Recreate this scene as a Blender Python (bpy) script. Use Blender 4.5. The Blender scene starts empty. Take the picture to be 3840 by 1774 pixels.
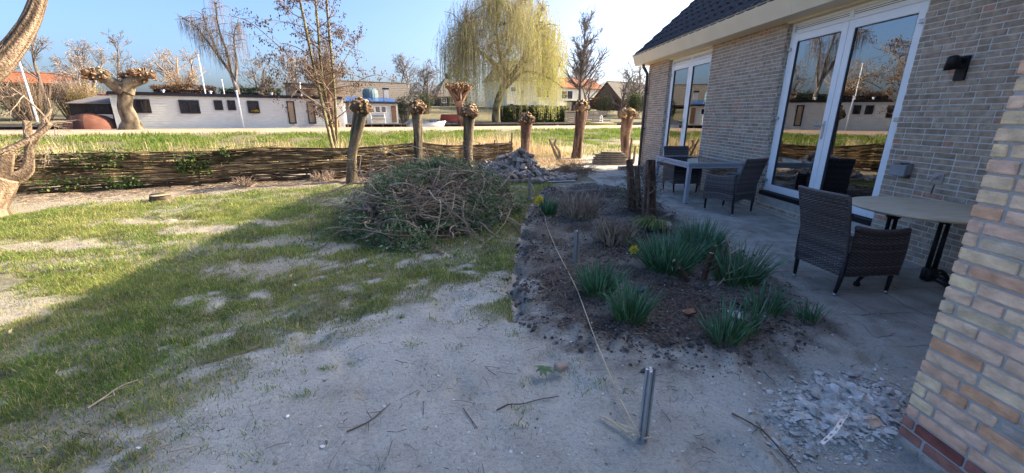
import bpy, math, random
import numpy as np
from mathutils import Vector, Matrix

scene = bpy.context.scene
col = scene.collection
rad = math.radians

# ------------------------------------------------------------------ camera
CAM_H = 1.6
def cam_basis(yaw, pitch, roll):
    f = np.array([math.sin(yaw)*math.cos(pitch), math.cos(yaw)*math.cos(pitch), -math.sin(pitch)])
    r0 = np.array([math.cos(yaw), -math.sin(yaw), 0.0]); u0 = np.cross(r0, f)
    r = r0*math.cos(roll)+u0*math.sin(roll); u = u0*math.cos(roll)-r0*math.sin(roll)
    return r, u, f
_r, _u, _f = cam_basis(rad(3.2372), rad(16.5), rad(0.35))
cd = bpy.data.cameras.new('camera'); cam = bpy.data.objects.new('camera', cd); col.objects.link(cam)
cam.matrix_world = Matrix(((_r[0], _u[0], -_f[0], 0), (_r[1], _u[1], -_f[1], 0), (_r[2], _u[2], -_f[2], CAM_H), (0, 0, 0, 1)))
cd.sensor_width = 36.0; cd.lens = 1540/3840*36.0
cd.clip_start = 0.05; cd.clip_end = 3000
scene.camera = cam

# ------------------------------------------------------------------ light
SUN_HEAD, SUN_EL = rad(69.9), rad(28.8)          # heading clockwise from +Y
world = bpy.data.worlds.new('World'); scene.world = world; world.use_nodes = True
wn = world.node_tree.nodes; wl = world.node_tree.links
sky = wn.new('ShaderNodeTexSky'); sky.sky_type = 'NISHITA'; sky.sun_disc = False
sky.sun_elevation = SUN_EL; sky.sun_rotation = SUN_HEAD
sky.altitude = 0; sky.air_density = 0.72; sky.dust_density = 4.2; sky.ozone_density = 3.6
bg = wn['Background']; bg.inputs['Strength'].default_value = 0.15
hs = wn.new('ShaderNodeHueSaturation'); hs.inputs['Saturation'].default_value = 1.05
gm = wn.new('ShaderNodeGamma'); gm.inputs['Gamma'].default_value = 1.12
wl.new(sky.outputs['Color'], gm.inputs['Color']); wl.new(gm.outputs['Color'], hs.inputs['Color']); wl.new(hs.outputs['Color'], bg.inputs['Color'])
sd = bpy.data.lights.new('sun', 'SUN'); sun = bpy.data.objects.new('sun', sd); col.objects.link(sun)
sd.energy = 5.0; sd.angle = rad(0.5); sd.color = (1.0, 0.82, 0.58)
_s = Vector((math.sin(SUN_HEAD)*math.cos(SUN_EL), math.cos(SUN_HEAD)*math.cos(SUN_EL), math.sin(SUN_EL)))
sun.rotation_euler = _s.to_track_quat('Z', 'Y').to_euler()
sun.location = (30, 15, 30)
scene.view_settings.view_transform = 'Standard'; scene.view_settings.look = 'None'
scene.view_settings.gamma = 1.0; scene.view_settings.use_curve_mapping = False
scene.view_settings.exposure = 1.32

# ------------------------------------------------------------------ frames
CA = rad(24.9); U = np.array([math.cos(CA), math.sin(CA)]); N = np.array([-math.sin(CA), math.cos(CA)])
def C(s, t, z=0.0):                       # canal frame (s along the towpath, t across it) to world
    return np.array([s*U[0]+t*N[0], s*U[1]+t*N[1], z])
TP = [-400, 13.2, 15.0, 20.0, 25.8, 26.8, 34.9, 35.15, 35.4, 41.2, 41.4, 46, 50, 56, 62, 70, 90, 900]
ZP = [0, 0, 0.06, 0.26, 0.56, 0.60, 0.60, 0.55, -0.3, -0.3, 0.75, 0.9, 1.2, 1.9, 2.6, 3.0, 3.2, 3.3]

# ------------------------------------------------------------------ noise
def _hash(ix, iy, seed):
    h = (ix.astype(np.int64)*374761393 + iy.astype(np.int64)*668265263 + seed*1442695041) & 0xffffffff
    h = ((h ^ (h >> 13))*1274126177) & 0xffffffff
    return ((h ^ (h >> 16)) & 0xffff)/65535.0
def vnoise(x, y, seed=0):
    x = np.asarray(x, float); y = np.asarray(y, float)
    ix = np.floor(x); iy = np.floor(y); fx = x-ix; fy = y-iy
    fx = fx*fx*(3-2*fx); fy = fy*fy*(3-2*fy)
    a = _hash(ix, iy, seed); b = _hash(ix+1, iy, seed); c = _hash(ix, iy+1, seed); d = _hash(ix+1, iy+1, seed)
    return (a*(1-fx)+b*fx)*(1-fy)+(c*(1-fx)+d*fx)*fy
def fbm(x, y, seed=0, oct=4):
    v = 0; a = 0.5; s = 0
    for i in range(oct):
        v = v+a*vnoise(x*2**i, y*2**i, seed+i*17); s += a; a *= 0.5
    return v/s
def sstep(a, b, x):
    t = np.clip((x-a)/(b-a), 0, 1); return t*t*(3-2*t)
def in_poly(poly, x, y):
    "signed distance to a closed polygon (negative inside)"
    P = np.array(poly, float); x = np.asarray(x, float); y = np.asarray(y, float)
    dmin = np.full(x.shape, 1e9); inside = np.zeros(x.shape, bool)
    n = len(P)
    for i in range(n):
        a = P[i]; b = P[(i+1) % n]; e = b-a
        w0 = x-a[0]; w1 = y-a[1]
        k = np.clip((w0*e[0]+w1*e[1])/(e@e), 0, 1)
        dmin = np.minimum(dmin, np.hypot(w0-k*e[0], w1-k*e[1]))
        cr = ((a[1] > y) != (b[1] > y))
        with np.errstate(divide='ignore', invalid='ignore'):
            xi = (b[0]-a[0])*(y-a[1])/(b[1]-a[1]+1e-12)+a[0]
        inside ^= cr & (x < xi)
    return np.where(inside, -dmin, dmin)

BED = [(1.3,9.3),(0.74,7.2),(0.49,5.9),(0.32,4.6),(0.22,3.65),(0.22,3.05),(0.5,2.7),(0.8,2.45),(1.17,2.3),(1.64,2.25),(2.3,2.5),(2.72,2.8),(2.9,3.5),(3.06,4.5),(3.07,5.7),(3.25,6.7),(3.2,7.6),(3.0,9.3),(2.4,9.8)]
# edge of the bare sand: a line from lower left towards the bed
SAND = [(-2.3,-1),(-1.75,1.35),(-1.45,1.8),(-1.35,2.3),(-1.45,2.75),(-1.0,3.3),(-0.45,3.75),(0.1,3.5),(0.3,3.2),(0.5,2.9),(1.0,2.5),(2.9,2.9),(3.2,5.5),(3.4,7.5),(3.3,10),(3.0,12),(2.6,14.2),(4.85,14.2),(4.85,-1)]
def masks(x, y):
    """grass cover, soil, sand and straw at ground points of the garden"""
    t = x*N[0]+y*N[1]
    n1 = fbm(x*0.9+3, y*0.9, 1, 4); n2 = fbm(x*2.6, y*2.6+7, 2, 4); n3 = fbm(x*7, y*7, 3, 3)
    dS = in_poly(SAND, x, y); dB = in_poly(BED, x, y)
    g = sstep(-0.75, 0.75, dS+(n1-0.5)*1.6+(n2-0.5)*0.9)
    # the streaks of growth drifting into the sand, and bare spots in the lawn
    u = 0.80*x+0.6*y; v = -0.6*x+0.80*y
    st = fbm(u*0.8, v*3.6, 5, 4)
    g = g*np.where(dS < 1.9, sstep(0.30, 0.56, st+0.13*np.clip(dS, -1, 2)+(n3-0.5)*0.45), 1.0)
    g = np.where(dS < 0, g*sstep(-0.75, -0.1, dS), g)
    bare = 0.6*sstep(0.58, 0.82, fbm(u*0.75+11, v*1.7+4, 8, 3)+0.45*(n3-0.5))*sstep(0.2, 1.0, dS)
    for (bx, by, ra, rb) in ((-2.81,7.62,.28,.18),(-2.75,5.2,.42,.25),(-4.15,5.94,.5,.22),(-2.5,4.26,.55,.25),(-4.3,3.35,.7,.35),(-5.4,5.2,.9,.25),(-5.2,6.4,.8,.22),(-3.3,6.3,.4,.2),(-1.9,5.0,.3,.16)):
        bare = np.maximum(bare, 0.9*sstep(1.5, 0.55, np.hypot((x-bx)/ra, (y-by)/rb)+(n3-0.5)*1.5))
    # bare strip in front of the fence
    tf = t+0.10*np.clip(-3.4-x, -2, 3)*0
    strip = sstep(10.15, 10.75, t+0.16*np.clip(-x-6, 0, 5)+(n2-0.5)*0.9-0.05*x)
    strip = strip*np.where(x < 1.5, 1, 0)
    g = g*(1-0.93*bare)*(1-0.9*strip)
    soil = sstep(0.24, -0.26, dB+(n3-0.5)*0.6+(n2-0.5)*0.4)*(0.72+0.28*sstep(.35, .6, n2))
    g = np.where(dB < 0.03, g*0.05, g)
    # behind the fence: rough bank
    far = sstep(12.9, 14.2, t+(n2-0.5)*1.0-0.0*x)
    straw = far*sstep(19.5, 15.5, t+(n1-0.5)*5)
    pit = sstep(10.6, 11.4, t+(n2-.5)*0.7)*sstep(0.9, 1.7, x)*sstep(4.4, 3.0, x)*(1-far)
    straw = np.clip(np.maximum(straw, pit*0.9), 0, 1)
    gf = far*(1-straw*0.75)*sstep(26.4, 25.3, t+(n2-.5)*1.2)
    g = np.where(far > 0.01, np.maximum(g*(1-far), gf), g)
    g = g*(1-pit)
    g = np.where((x > 2.7) & (t < 13.2), 0, g)
    damp = np.clip(bare*0.5+strip*0.6, 0, 1)
    g = g*np.where(t < 12.5, sstep(0.31, 0.57, 0.62*fbm(u*4.0, v*8.5, 9, 4)+0.38*n3+0.15*np.clip(dS, 0, 1.5)), 1)
    return np.clip(g, 0, 1), soil, straw, damp, dB, dS
def ground_z(x, y):
    x = np.asarray(x, float); y = np.asarray(y, float)
    t = x*N[0]+y*N[1]
    z = np.interp(t, TP, ZP)
    dB = in_poly(BED, x, y)
    near = sstep(13.0, 11.5, t)*sstep(4.4, 3.4, x)
    n = fbm(x*1.3, y*1.3, 21, 3)-0.5; m = fbm(x*6, y*6, 22, 3)-0.5
    q = fbm(x*2.6+5, y*2.6, 33, 2); z = z+near*(0.05*n+0.030*m-0.035*sstep(.62, .74, q)+0.006*(fbm(x*22, y*22, 34, 2)-.5))
    bed = sstep(0.12, -0.2, dB)
    z = z+bed*(0.035+0.085*(fbm(x*4.2, y*4.2, 25, 3)-0.5)+0.05*(fbm(x*13, y*13, 26, 2)-0.5))
    ex = np.interp(y, [2.9, 3.65, 4.6, 5.9, 7.2, 9], [0.2, 0.22, 0.32, 0.49, 0.74, 1.2])   # spade-cut edge of the bed
    tr = np.exp(-((x-ex+0.04*np.sin(y*9))/0.055)**2)*sstep(2.9, 3.3, y)*sstep(8.6, 7.6, y)
    z = z-0.075*tr*(0.5+fbm(x*5, y*5, 31, 2))
    rough = sstep(13.5, 15, t)*sstep(26.5, 25, t)
    z = z+rough*0.16*(fbm(x*0.9, y*0.9, 27, 3)-0.5)
    z = z+sstep(43, 52, t)*0.5*(fbm(x*0.12, y*0.12, 28, 3)-0.5)
    return z
def gz(x, y): return float(ground_z(np.array([x]), np.array([y]))[0])

# ------------------------------------------------------------------ mesh builder
class MB:
    def __init__(self): self.V = []; self.F = []; self.MI = []; self.T = []; self.n = 0
    def add(self, v, f, mat=0, tint=0.5):
        v = np.asarray(v, float).reshape(-1, 3)
        f = np.asarray(f, np.int64)
        self.V.append(v); self.F.append(f+self.n); self.MI.append(np.full(len(f), mat, np.int32))
        self.T.append(np.broadcast_to(np.asarray(tint, float), (len(v),)).copy()); self.n += len(v)
        return self
    def box(self, lo, hi, mat=0, tint=0.5, rot=None, org=None):
        lo = np.array(lo, float); hi = np.array(hi, float)
        c = np.array([[0,0,0],[1,0,0],[1,1,0],[0,1,0],[0,0,1],[1,0,1],[1,1,1],[0,1,1]], float)
        v = lo+c*(hi-lo)
        return self.add(_rt(v, rot, org), BOXF, mat, tint)
    def bbox(self, lo, hi, b=0.004, mat=0, tint=0.5, rot=None, org=None):
        "box with bevelled edges"
        lo = np.array(lo, float); hi = np.array(hi, float); c = (lo+hi)/2; h = (hi-lo)/2
        b = min(b, h.min()*0.9)
        v = []; idx = {}
        for sx in (-1, 1):
            for sy in (-1, 1):
                for sz in (-1, 1):
                    for ax in range(3):
                        p = np.array([sx, sy, sz])*(h-b); p[ax] = (sx, sy, sz)[ax]*h[ax]
                        idx[(sx, sy, sz, ax)] = len(v); v.append(c+p)
        q = []; tr = []
        for ax in range(3):
            o = [a for a in range(3) if a != ax]
            for s in (-1, 1):
                cs = []
                for (a, b2) in ((-1,-1),(1,-1),(1,1),(-1,1)):
                    k = [0,0,0]; k[ax] = s; k[o[0]] = a; k[o[1]] = b2
                    cs.append(idx[tuple(k)+(ax,)])
                if (s > 0) == (ax == 1): cs = cs[::-1]
                q.append(cs)
        for ax in range(3):
            o = [a for a in range(3) if a != ax]
            for a in (-1, 1):
                for b2 in (-1, 1):
                    k0 = [0,0,0]; k0[ax] = -1; k0[o[0]] = a; k0[o[1]] = b2
                    k1 = list(k0); k1[ax] = 1
                    qq = [idx[tuple(k0)+(o[0],)], idx[tuple(k1)+(o[0],)], idx[tuple(k1)+(o[1],)], idx[tuple(k0)+(o[1],)]]
                    if (a*b2 > 0) == (ax == 1): qq = qq[::-1]
                    q.append(qq[::-1])
        for sx in (-1, 1):
            for sy in (-1, 1):
                for sz in (-1, 1):
                    t3 = [idx[(sx,sy,sz,0)], idx[(sx,sy,sz,1)], idx[(sx,sy,sz,2)]]
                    if sx*sy*sz < 0: t3 = t3[::-1]
                    tr.append(t3)
        v = _rt(np.array(v), rot, org)
        self.add(v, q, mat, tint); self.F.append(np.asarray(tr)+self.n-len(v)); self.MI.append(np.full(8, mat, np.int32))
        return self
    def tube(self, pts, r, sides=6, mat=0, tint=0.5, cap=True, flat=1.0):
        P = np.asarray(pts, float); n = len(P); r = np.broadcast_to(np.asarray(r, float), (n,))
        d = np.empty_like(P); d[1:-1] = P[2:]-P[:-2]; d[0] = P[1]-P[0]; d[-1] = P[-1]-P[-2]
        d /= (np.linalg.norm(d, axis=1, keepdims=True)+1e-12)
        m = d.mean(0); a = np.eye(3)[np.argmin(np.abs(m))]
        u = np.cross(d, a); u /= (np.linalg.norm(u, axis=1, keepdims=True)+1e-12); w = np.cross(d, u)
        th = np.arange(sides)/sides*2*np.pi
        ring = P[:, None]+r[:, None, None]*(np.cos(th)[None, :, None]*u[:, None]+np.sin(th)[None, :, None]*w[:, None]*flat)
        v = ring.reshape(-1, 3)
        i = np.arange(n-1)[:, None]*sides; j = np.arange(sides)[None]; k = (j+1) % sides
        f = np.stack([i+j, i+k, i+sides+k, i+sides+j], -1).reshape(-1, 4)
        tt = tint
        if np.ndim(tint) == 1 and len(tint) == n: tt = np.repeat(tint, sides)
        self.add(v, f, mat, tt)
        if cap and sides >= 3:
            b0 = self.n-len(v)
            v2 = np.array([P[0], P[-1]]); self.V.append(v2); self.T.append(np.array([np.ravel(tt)[0], np.ravel(tt)[-1]])); c0 = self.n; self.n += 2
            jj = np.arange(sides); kk = (jj+1) % sides
            f0 = np.stack([np.full(sides, c0), b0+kk, b0+jj], -1); b1 = b0+(n-1)*sides
            f1 = np.stack([np.full(sides, c0+1), b1+jj, b1+kk], -1)
            self.F.append(np.concatenate([f0, f1])); self.MI.append(np.full(2*sides, mat, np.int32))
        return self
    def lathe(self, prof, c=(0, 0, 0), sides=24, mat=0, tint=0.5):
        th = np.arange(sides)/sides*2*np.pi; P = np.asarray(prof, float)
        v = np.stack([np.outer(P[:, 0], np.cos(th)), np.outer(P[:, 0], np.sin(th)), np.repeat(P[:, 1][:, None], sides, 1)], -1).reshape(-1, 3)+np.array(c)
        i = np.arange(len(P)-1)[:, None]*sides; j = np.arange(sides)[None]; k = (j+1) % sides
        return self.add(v, np.stack([i+j, i+k, i+sides+k, i+sides+j], -1).reshape(-1, 4), mat, tint)
    def prism(self, poly, z0, z1, mat=0, tint=0.5, xf=None):
        "extrude a 2-D polygon between z0 and z1"
        P = np.asarray(poly, float); n = len(P)
        v = np.concatenate([np.c_[P, np.full(n, z0)], np.c_[P, np.full(n, z1)]])
        if xf is not None: v = xf(v)
        j = np.arange(n); k = (j+1) % n
        self.add(v, np.stack([j, k, n+k, n+j], -1), mat, tint)
        b = self.n-2*n; tr = []
        for i in range(1, n-1): tr += [[b, b+i+1, b+i], [b+n, b+n+i, b+n+i+1]]
        self.F.append(np.asarray(tr)); self.MI.append(np.full(len(tr), mat, np.int32))
        return self
    def grid(self, G, mat=0, tint=0.5):
        a, b = G.shape[:2]
        i = np.arange(a-1)[:, None]*b; j = np.arange(b-1)[None]
        return self.add(G.reshape(-1, 3), np.stack([i+j, i+j+1, i+b+j+1, i+b+j], -1).reshape(-1, 4), mat, tint)
    def build(self, name, mats, parent=None, world=True, origin=None, smooth=False):
        V = np.concatenate(self.V) if self.V else np.zeros((0, 3))
        T = np.concatenate(self.T) if self.T else np.zeros(0)
        if parent is not None and world:
            mi = np.array((PMAT[parent.name]).inverted()); V = V@mi[:3, :3].T+mi[:3, 3]
        if parent is None and origin is not None: V = V-np.array(origin, float)
        me = bpy.data.meshes.new(name)
        cnt = np.concatenate([np.full(len(f), f.shape[1]) for f in self.F]); li = np.concatenate([f.ravel() for f in self.F])
        me.vertices.add(len(V)); me.vertices.foreach_set('co', V.astype(np.float32).ravel())
        me.loops.add(len(li)); me.loops.foreach_set('vertex_index', li.astype(np.int32))
        me.polygons.add(len(cnt)); st = np.concatenate([[0], np.cumsum(cnt)[:-1]])
        me.polygons.foreach_set('loop_start', st.astype(np.int32)); me.polygons.foreach_set('loop_total', cnt.astype(np.int32))
        me.polygons.foreach_set('material_index', np.concatenate(self.MI))
        me.polygons.foreach_set('use_smooth', np.full(len(cnt), bool(smooth)))
        at = me.attributes.new('tint', 'FLOAT', 'POINT'); at.data.foreach_set('value', T.astype(np.float32))
        me.update(calc_edges=True); me.validate()
        for m in (mats if isinstance(mats, (list, tuple)) else [mats]): me.materials.append(m)
        o = bpy.data.objects.new(name, me); col.objects.link(o)
        if parent is not None: o.parent = parent
        elif origin is not None: o.location = origin
        return o
BOXF = [[0,3,2,1],[4,5,6,7],[0,1,5,4],[1,2,6,5],[2,3,7,6],[3,0,4,7]]
def _rt(v, rot, org):
    if rot is not None: v = v@np.asarray(rot).T
    if org is not None: v = v+np.asarray(org, float)
    return v
def rotz(a): c, s = math.cos(a), math.sin(a); return np.array([[c, -s, 0], [s, c, 0], [0, 0, 1.0]])
def rotx(a): c, s = math.cos(a), math.sin(a); return np.array([[1.0, 0, 0], [0, c, -s], [0, s, c]])
def roty(a): c, s = math.cos(a), math.sin(a); return np.array([[c, 0, s], [0, 1.0, 0], [-s, 0, c]])
RC = rotz(CA)                              # rotates local (s, t) boxes into the canal frame
PMAT = {}
def tag(o, label=None, cat=None, group=None, kind=None):
    if label: o['label'] = label
    if cat: o['category'] = cat
    if group: o['group'] = group
    if kind: o['kind'] = kind
    return o
def thing(name, label, cat, loc=(0, 0, 0), rz=0.0, group=None):
    o = bpy.data.objects.new(name, None); col.objects.link(o)
    o.location = loc; o.rotation_euler = (0, 0, rz); o.empty_display_size = 0.2
    PMAT[o.name] = Matrix.Translation(Vector(loc)) @ Matrix.Rotation(rz, 4, 'Z')
    return tag(o, label, cat, group)
def dup(src, loc, rz=0.0, label=None, group=None):
    def cp(o, par):
        c = o.copy(); col.objects.link(c); c.parent = par
        for ch in [k for k in bpy.data.objects if k.parent == o]: cp(ch, c)
        return c
    r = cp(src, None); r.location = loc; r.rotation_euler = (0, 0, rz)
    if label: r['label'] = label
    if group: r['group'] = group
    return r

# ------------------------------------------------------------------ materials
def mat(name, c1, c2=None, scale=6.0, rough=0.85, bump=0.0, bscale=None, ramp=None, spec=0.3, metal=0.0,
        trans=0.0, stretch=None, c3=None, detail=6.0, dist=0.02):
    """noise-mottled colour, or a ramp driven by the mesh's own 'tint' value, with noise bump"""
    m = bpy.data.materials.new(name); m.use_nodes = True
    nt = m.node_tree; nd = nt.nodes; lk = nt.links; b = nd['Principled BSDF']; out = nd['Material Output']
    tc = nd.new('ShaderNodeTexCoord'); src = tc.outputs['Object']
    if stretch:
        mp = nd.new('ShaderNodeMapping'); mp.inputs['Scale'].default_value = stretch; lk.new(src, mp.inputs['Vector']); src = mp.outputs['Vector']
    nz = nd.new('ShaderNodeTexNoise'); nz.inputs['Scale'].default_value = scale; nz.inputs['Detail'].default_value = detail
    lk.new(src, nz.inputs['Vector'])
    if ramp:
        at = nd.new('ShaderNodeAttribute'); at.attribute_name = 'tint'
        cr = nd.new('ShaderNodeValToRGB'); el = cr.color_ramp.elements
        while len(el) < len(ramp): el.new(0.5)
        for e, (p, c) in zip(el, ramp): e.position = p; e.color = (*c, 1)
        lk.new(at.outputs['Fac'], cr.inputs['Fac'])
        mr = nd.new('ShaderNodeMapRange'); mr.inputs['To Min'].default_value = 0.62; mr.inputs['To Max'].default_value = 1.38
        mr.inputs['From Min'].default_value = 0.25; mr.inputs['From Max'].default_value = 0.75
        lk.new(nz.outputs['Fac'], mr.inputs['Value'])
        mx = nd.new('ShaderNodeVectorMath'); mx.operation = 'SCALE'
        lk.new(cr.outputs['Color'], mx.inputs[0]); lk.new(mr.outputs['Result'], mx.inputs['Scale']); cs = mx.outputs['Vector']
    else:
        cr = nd.new('ShaderNodeValToRGB'); el = cr.color_ramp.elements
        c2 = c2 or c1
        el[0].position = 0.32; el[0].color = (*c1, 1); el[1].position = 0.68; el[1].color = (*c2, 1)
        if c3: e = el.new(0.9); e.color = (*c3, 1)
        lk.new(nz.outputs['Fac'], cr.inputs['Fac']); cs = cr.outputs['Color']
    lk.new(cs, b.inputs['Base Color'])
    b.inputs['Roughness'].default_value = rough; b.inputs['Specular IOR Level'].default_value = spec; b.inputs['Metallic'].default_value = metal
    if bump > 0:
        n2 = nd.new('ShaderNodeTexNoise'); n2.inputs['Scale'].default_value = bscale or scale*4; n2.inputs['Detail'].default_value = 5
        lk.new(src, n2.inputs['Vector'])
        bp = nd.new('ShaderNodeBump'); bp.inputs['Strength'].default_value = bump; bp.inputs['Distance'].default_value = dist
        lk.new(n2.outputs['Fac'], bp.inputs['Height']); lk.new(bp.outputs['Normal'], b.inputs['Normal'])
    if trans > 0:
        tr = nd.new('ShaderNodeBsdfTranslucent'); lk.new(cs, tr.inputs['Color'])
        ms = nd.new('ShaderNodeMixShader'); ms.inputs['Fac'].default_value = trans
        lk.new(b.outputs['BSDF'], ms.inputs[1]); lk.new(tr.outputs['BSDF'], ms.inputs[2]); lk.new(ms.outputs['Shader'], out.inputs['Surface'])
    return m
def glass(name, refl=0.22, tint=(0.8, 0.85, 0.85), rough=0.0):
    m = bpy.data.materials.new(name); m.use_nodes = True; nt = m.node_tree; nd = nt.nodes; lk = nt.links
    nd.remove(nd['Principled BSDF']); out = nd['Material Output']
    g = nd.new('ShaderNodeBsdfGlossy'); g.inputs['Roughness'].default_value = rough; g.inputs['Color'].default_value = (0.96, 0.98, 1, 1)
    t = nd.new('ShaderNodeBsdfTransparent'); t.inputs['Color'].default_value = (*tint, 1)
    lw = nd.new('ShaderNodeLayerWeight'); lw.inputs['Blend'].default_value = 0.35
    mr = nd.new('ShaderNodeMapRange'); mr.inputs['To Min'].default_value = refl; mr.inputs['To Max'].default_value = 0.97
    lk.new(lw.outputs['Fresnel'], mr.inputs['Value'])
    ms = nd.new('ShaderNodeMixShader'); lk.new(mr.outputs['Result'], ms.inputs['Fac'])
    lk.new(t.outputs['BSDF'], ms.inputs[1]); lk.new(g.outputs['BSDF'], ms.inputs[2]); lk.new(ms.outputs['Shader'], out.inputs['Surface'])
    return m

M = {}
M['mortar'] = mat('mortar', (0.53,0.51,0.46), (0.65,0.63,0.57), 9, bump=0.5, bscale=90)
M['mortar_dark'] = mat('mortar_dark', (0.42,0.40,0.38), (0.52,0.49,0.46), 6, bump=0.5, bscale=80)
M['brick'] = mat('brick', None, scale=14, ramp=[(0.0,(0.28,0.21,0.15)),(0.35,(0.37,0.285,0.205)),(0.6,(0.43,0.335,0.245)),(0.85,(0.39,0.28,0.20)),(0.95,(0.41,0.295,0.21)),(1.0,(0.46,0.25,0.165))], bump=0.7, bscale=45, rough=0.9, dist=0.008)
M['brick_yellow'] = mat('brick_yellow', None, scale=11, ramp=[(0.0,(0.27,0.085,0.065)),(0.14,(0.42,0.19,0.14)),(0.22,(0.76,0.38,0.20)),(0.34,(0.84,0.52,0.36)),(0.6,(0.88,0.60,0.385)),(0.85,(0.89,0.64,0.375)),(0.92,(0.52,0.41,0.33)),(1.0,(0.46,0.36,0.29))], bump=1.0, bscale=60, rough=0.95, dist=0.008, stretch=(1,1,1.6))
M['cream'] = mat('cream', (0.72,0.62,0.45), (0.76,0.66,0.49), 3, rough=0.5)
M['white'] = mat('white', (0.84,0.85,0.86), (0.87,0.88,0.89), 2, rough=0.35, spec=0.5)
M['roof_tile'] = mat('roof_tile', (0.018,0.018,0.021), (0.035,0.035,0.04), 9, rough=0.6, bump=0.3, bscale=40)
M['zinc'] = mat('zinc', (0.26,0.28,0.31), (0.34,0.36,0.39), 5, rough=0.45, metal=0.5)
M['grey_pvc'] = mat('grey_pvc', (0.055,0.055,0.065), (0.075,0.075,0.085), 4, rough=0.45)
M['black'] = mat('black', (0.008,0.008,0.010), (0.014,0.014,0.016), 8, rough=0.5)
M['steel'] = mat('steel', (0.42,0.42,0.43), (0.52,0.52,0.53), 6, rough=0.35, metal=0.8)
M['alu'] = mat('alu', (0.40,0.41,0.42), (0.48,0.49,0.50), 6, rough=0.42, metal=0.6, stretch=(8,8,0.4))
M['alu_frame'] = mat('alu_frame', (0.46,0.49,0.55), (0.50,0.53,0.59), 3, rough=0.4, metal=0.35)
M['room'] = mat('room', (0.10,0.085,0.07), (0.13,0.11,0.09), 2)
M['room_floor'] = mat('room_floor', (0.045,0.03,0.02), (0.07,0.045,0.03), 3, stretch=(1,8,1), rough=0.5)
M['pane'] = glass('pane', 0.22, (0.55,0.60,0.60))
M['table_glass'] = glass('table_glass', 0.22, (0.25,0.27,0.29))
M['wicker'] = mat('wicker', None, scale=60, ramp=[(0.0,(0.028,0.024,0.026)),(0.5,(0.085,0.070,0.072)),(1.0,(0.21,0.18,0.175))], rough=0.42, spec=0.5)
M['wicker_core'] = mat('wicker_core', (0.018,0.016,0.018), (0.026,0.023,0.025), 30, rough=0.5)
M['concrete'] = mat('concrete', (0.36,0.33,0.29), (0.48,0.44,0.39), 6, bump=0.4, bscale=60)
M['stone_top'] = mat('stone_top', (0.56,0.46,0.31), (0.68,0.57,0.40), 4, rough=0.6, bump=0.1, stretch=(1,4,1))
M['cast_iron'] = mat('cast_iron', (0.010,0.010,0.012), (0.020,0.020,0.022), 20, rough=0.5, bump=0.2)
M['paver'] = mat('paver', None, scale=16, ramp=[(0.0,(0.19,0.155,0.125)),(0.5,(0.33,0.275,0.225)),(1.0,(0.48,0.41,0.34))], bump=0.5, bscale=50, dist=0.006)
M['bark'] = mat('bark', None, scale=14, ramp=[(0.0,(0.04,0.032,0.022)),(0.5,(0.125,0.10,0.066)),(1.0,(0.235,0.19,0.125))], bump=1.0, bscale=40, dist=0.03, rough=0.95)
M['bark_green'] = mat('bark_green', None, scale=14, ramp=[(0.0,(0.06, 0.052, 0.028)),(0.5,(0.19, 0.165, 0.085)),(1.0,(0.33, 0.29, 0.16))], bump=1.0, bscale=40, dist=0.03, rough=0.95)
M['bark_red'] = mat('bark_red', None, scale=14, ramp=[(0.0,(0.05,0.028,0.019)),(0.5,(0.15,0.088,0.058)),(1.0,(0.28,0.175,0.115))], bump=1.0, bscale=40, dist=0.03, rough=0.95)
M['bark_smooth'] = mat('bark_smooth', None, scale=14, ramp=[(0.0,(0.07, 0.048, 0.032)),(0.5,(0.22, 0.155, 0.1)),(1.0,(0.37, 0.27, 0.18))], bump=1.0, bscale=40, dist=0.03, rough=0.95)
M['burl'] = mat('burl', None, scale=14, ramp=[(0.0,(0.045,0.026,0.016)),(0.5,(0.14,0.088,0.05)),(0.8,(0.28,0.175,0.095)),(0.86,(0.62,0.39,0.19)),(1.0,(0.74,0.52,0.28))], bump=0.9, bscale=40, dist=0.025)
M['cutwood'] = mat('cutwood', (0.48,0.34,0.19), (0.60,0.44,0.26), 12, rough=0.8)
M['twig'] = mat('twig', None, scale=10, ramp=[(0.0,(0.10,0.068,0.045)),(0.5,(0.24,0.175,0.12)),(1.0,(0.46,0.36,0.26))], rough=0.85)
M['twig_grey'] = mat('twig_grey', None, scale=5, ramp=[(0.0,(0.10,0.08,0.065)),(0.5,(0.18,0.145,0.12)),(1.0,(0.34,0.29,0.25))], rough=0.9)
M['wattle'] = mat('wattle', None, scale=7, ramp=[(0.0,(0.045,0.028,0.016)),(0.4,(0.15,0.10,0.052)),(0.75,(0.33,0.235,0.12)),(1.0,(0.58,0.45,0.23))], rough=0.8)
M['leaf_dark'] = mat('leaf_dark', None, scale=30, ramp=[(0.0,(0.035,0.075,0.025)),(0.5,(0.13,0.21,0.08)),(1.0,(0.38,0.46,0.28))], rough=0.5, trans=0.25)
M['ivy'] = mat('ivy', None, scale=20, ramp=[(0.0,(0.03,0.07,0.02)),(0.6,(0.09,0.16,0.045)),(1.0,(0.24,0.29,0.08))], rough=0.4, trans=0.3)
M['daffodil'] = mat('daffodil', None, scale=20, ramp=[(0.0,(0.14,0.24,0.04)),(0.25,(0.045,0.13,0.05)),(0.7,(0.085,0.20,0.105)),(1.0,(0.19,0.34,0.22))], rough=0.4, trans=0.25)
M['petal'] = mat('petal', (0.80,0.60,0.02), (0.85,0.66,0.05), 20, rough=0.6, trans=0.3)
M['grass'] = mat('grass', None, scale=3, ramp=[(0.0,(0.54,0.46,0.22)),(0.22,(0.40,0.38,0.11)),(0.55,(0.19,0.275,0.05)),(1.0,(0.085,0.19,0.028))], rough=0.7, trans=0.4)
M['bank_grass'] = mat('bank_grass', None, scale=3, ramp=[(0.0,(0.42,0.36,0.13)),(0.45,(0.22,0.27,0.045)),(1.0,(0.09,0.17,0.022))], rough=0.6, trans=0.4)
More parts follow.
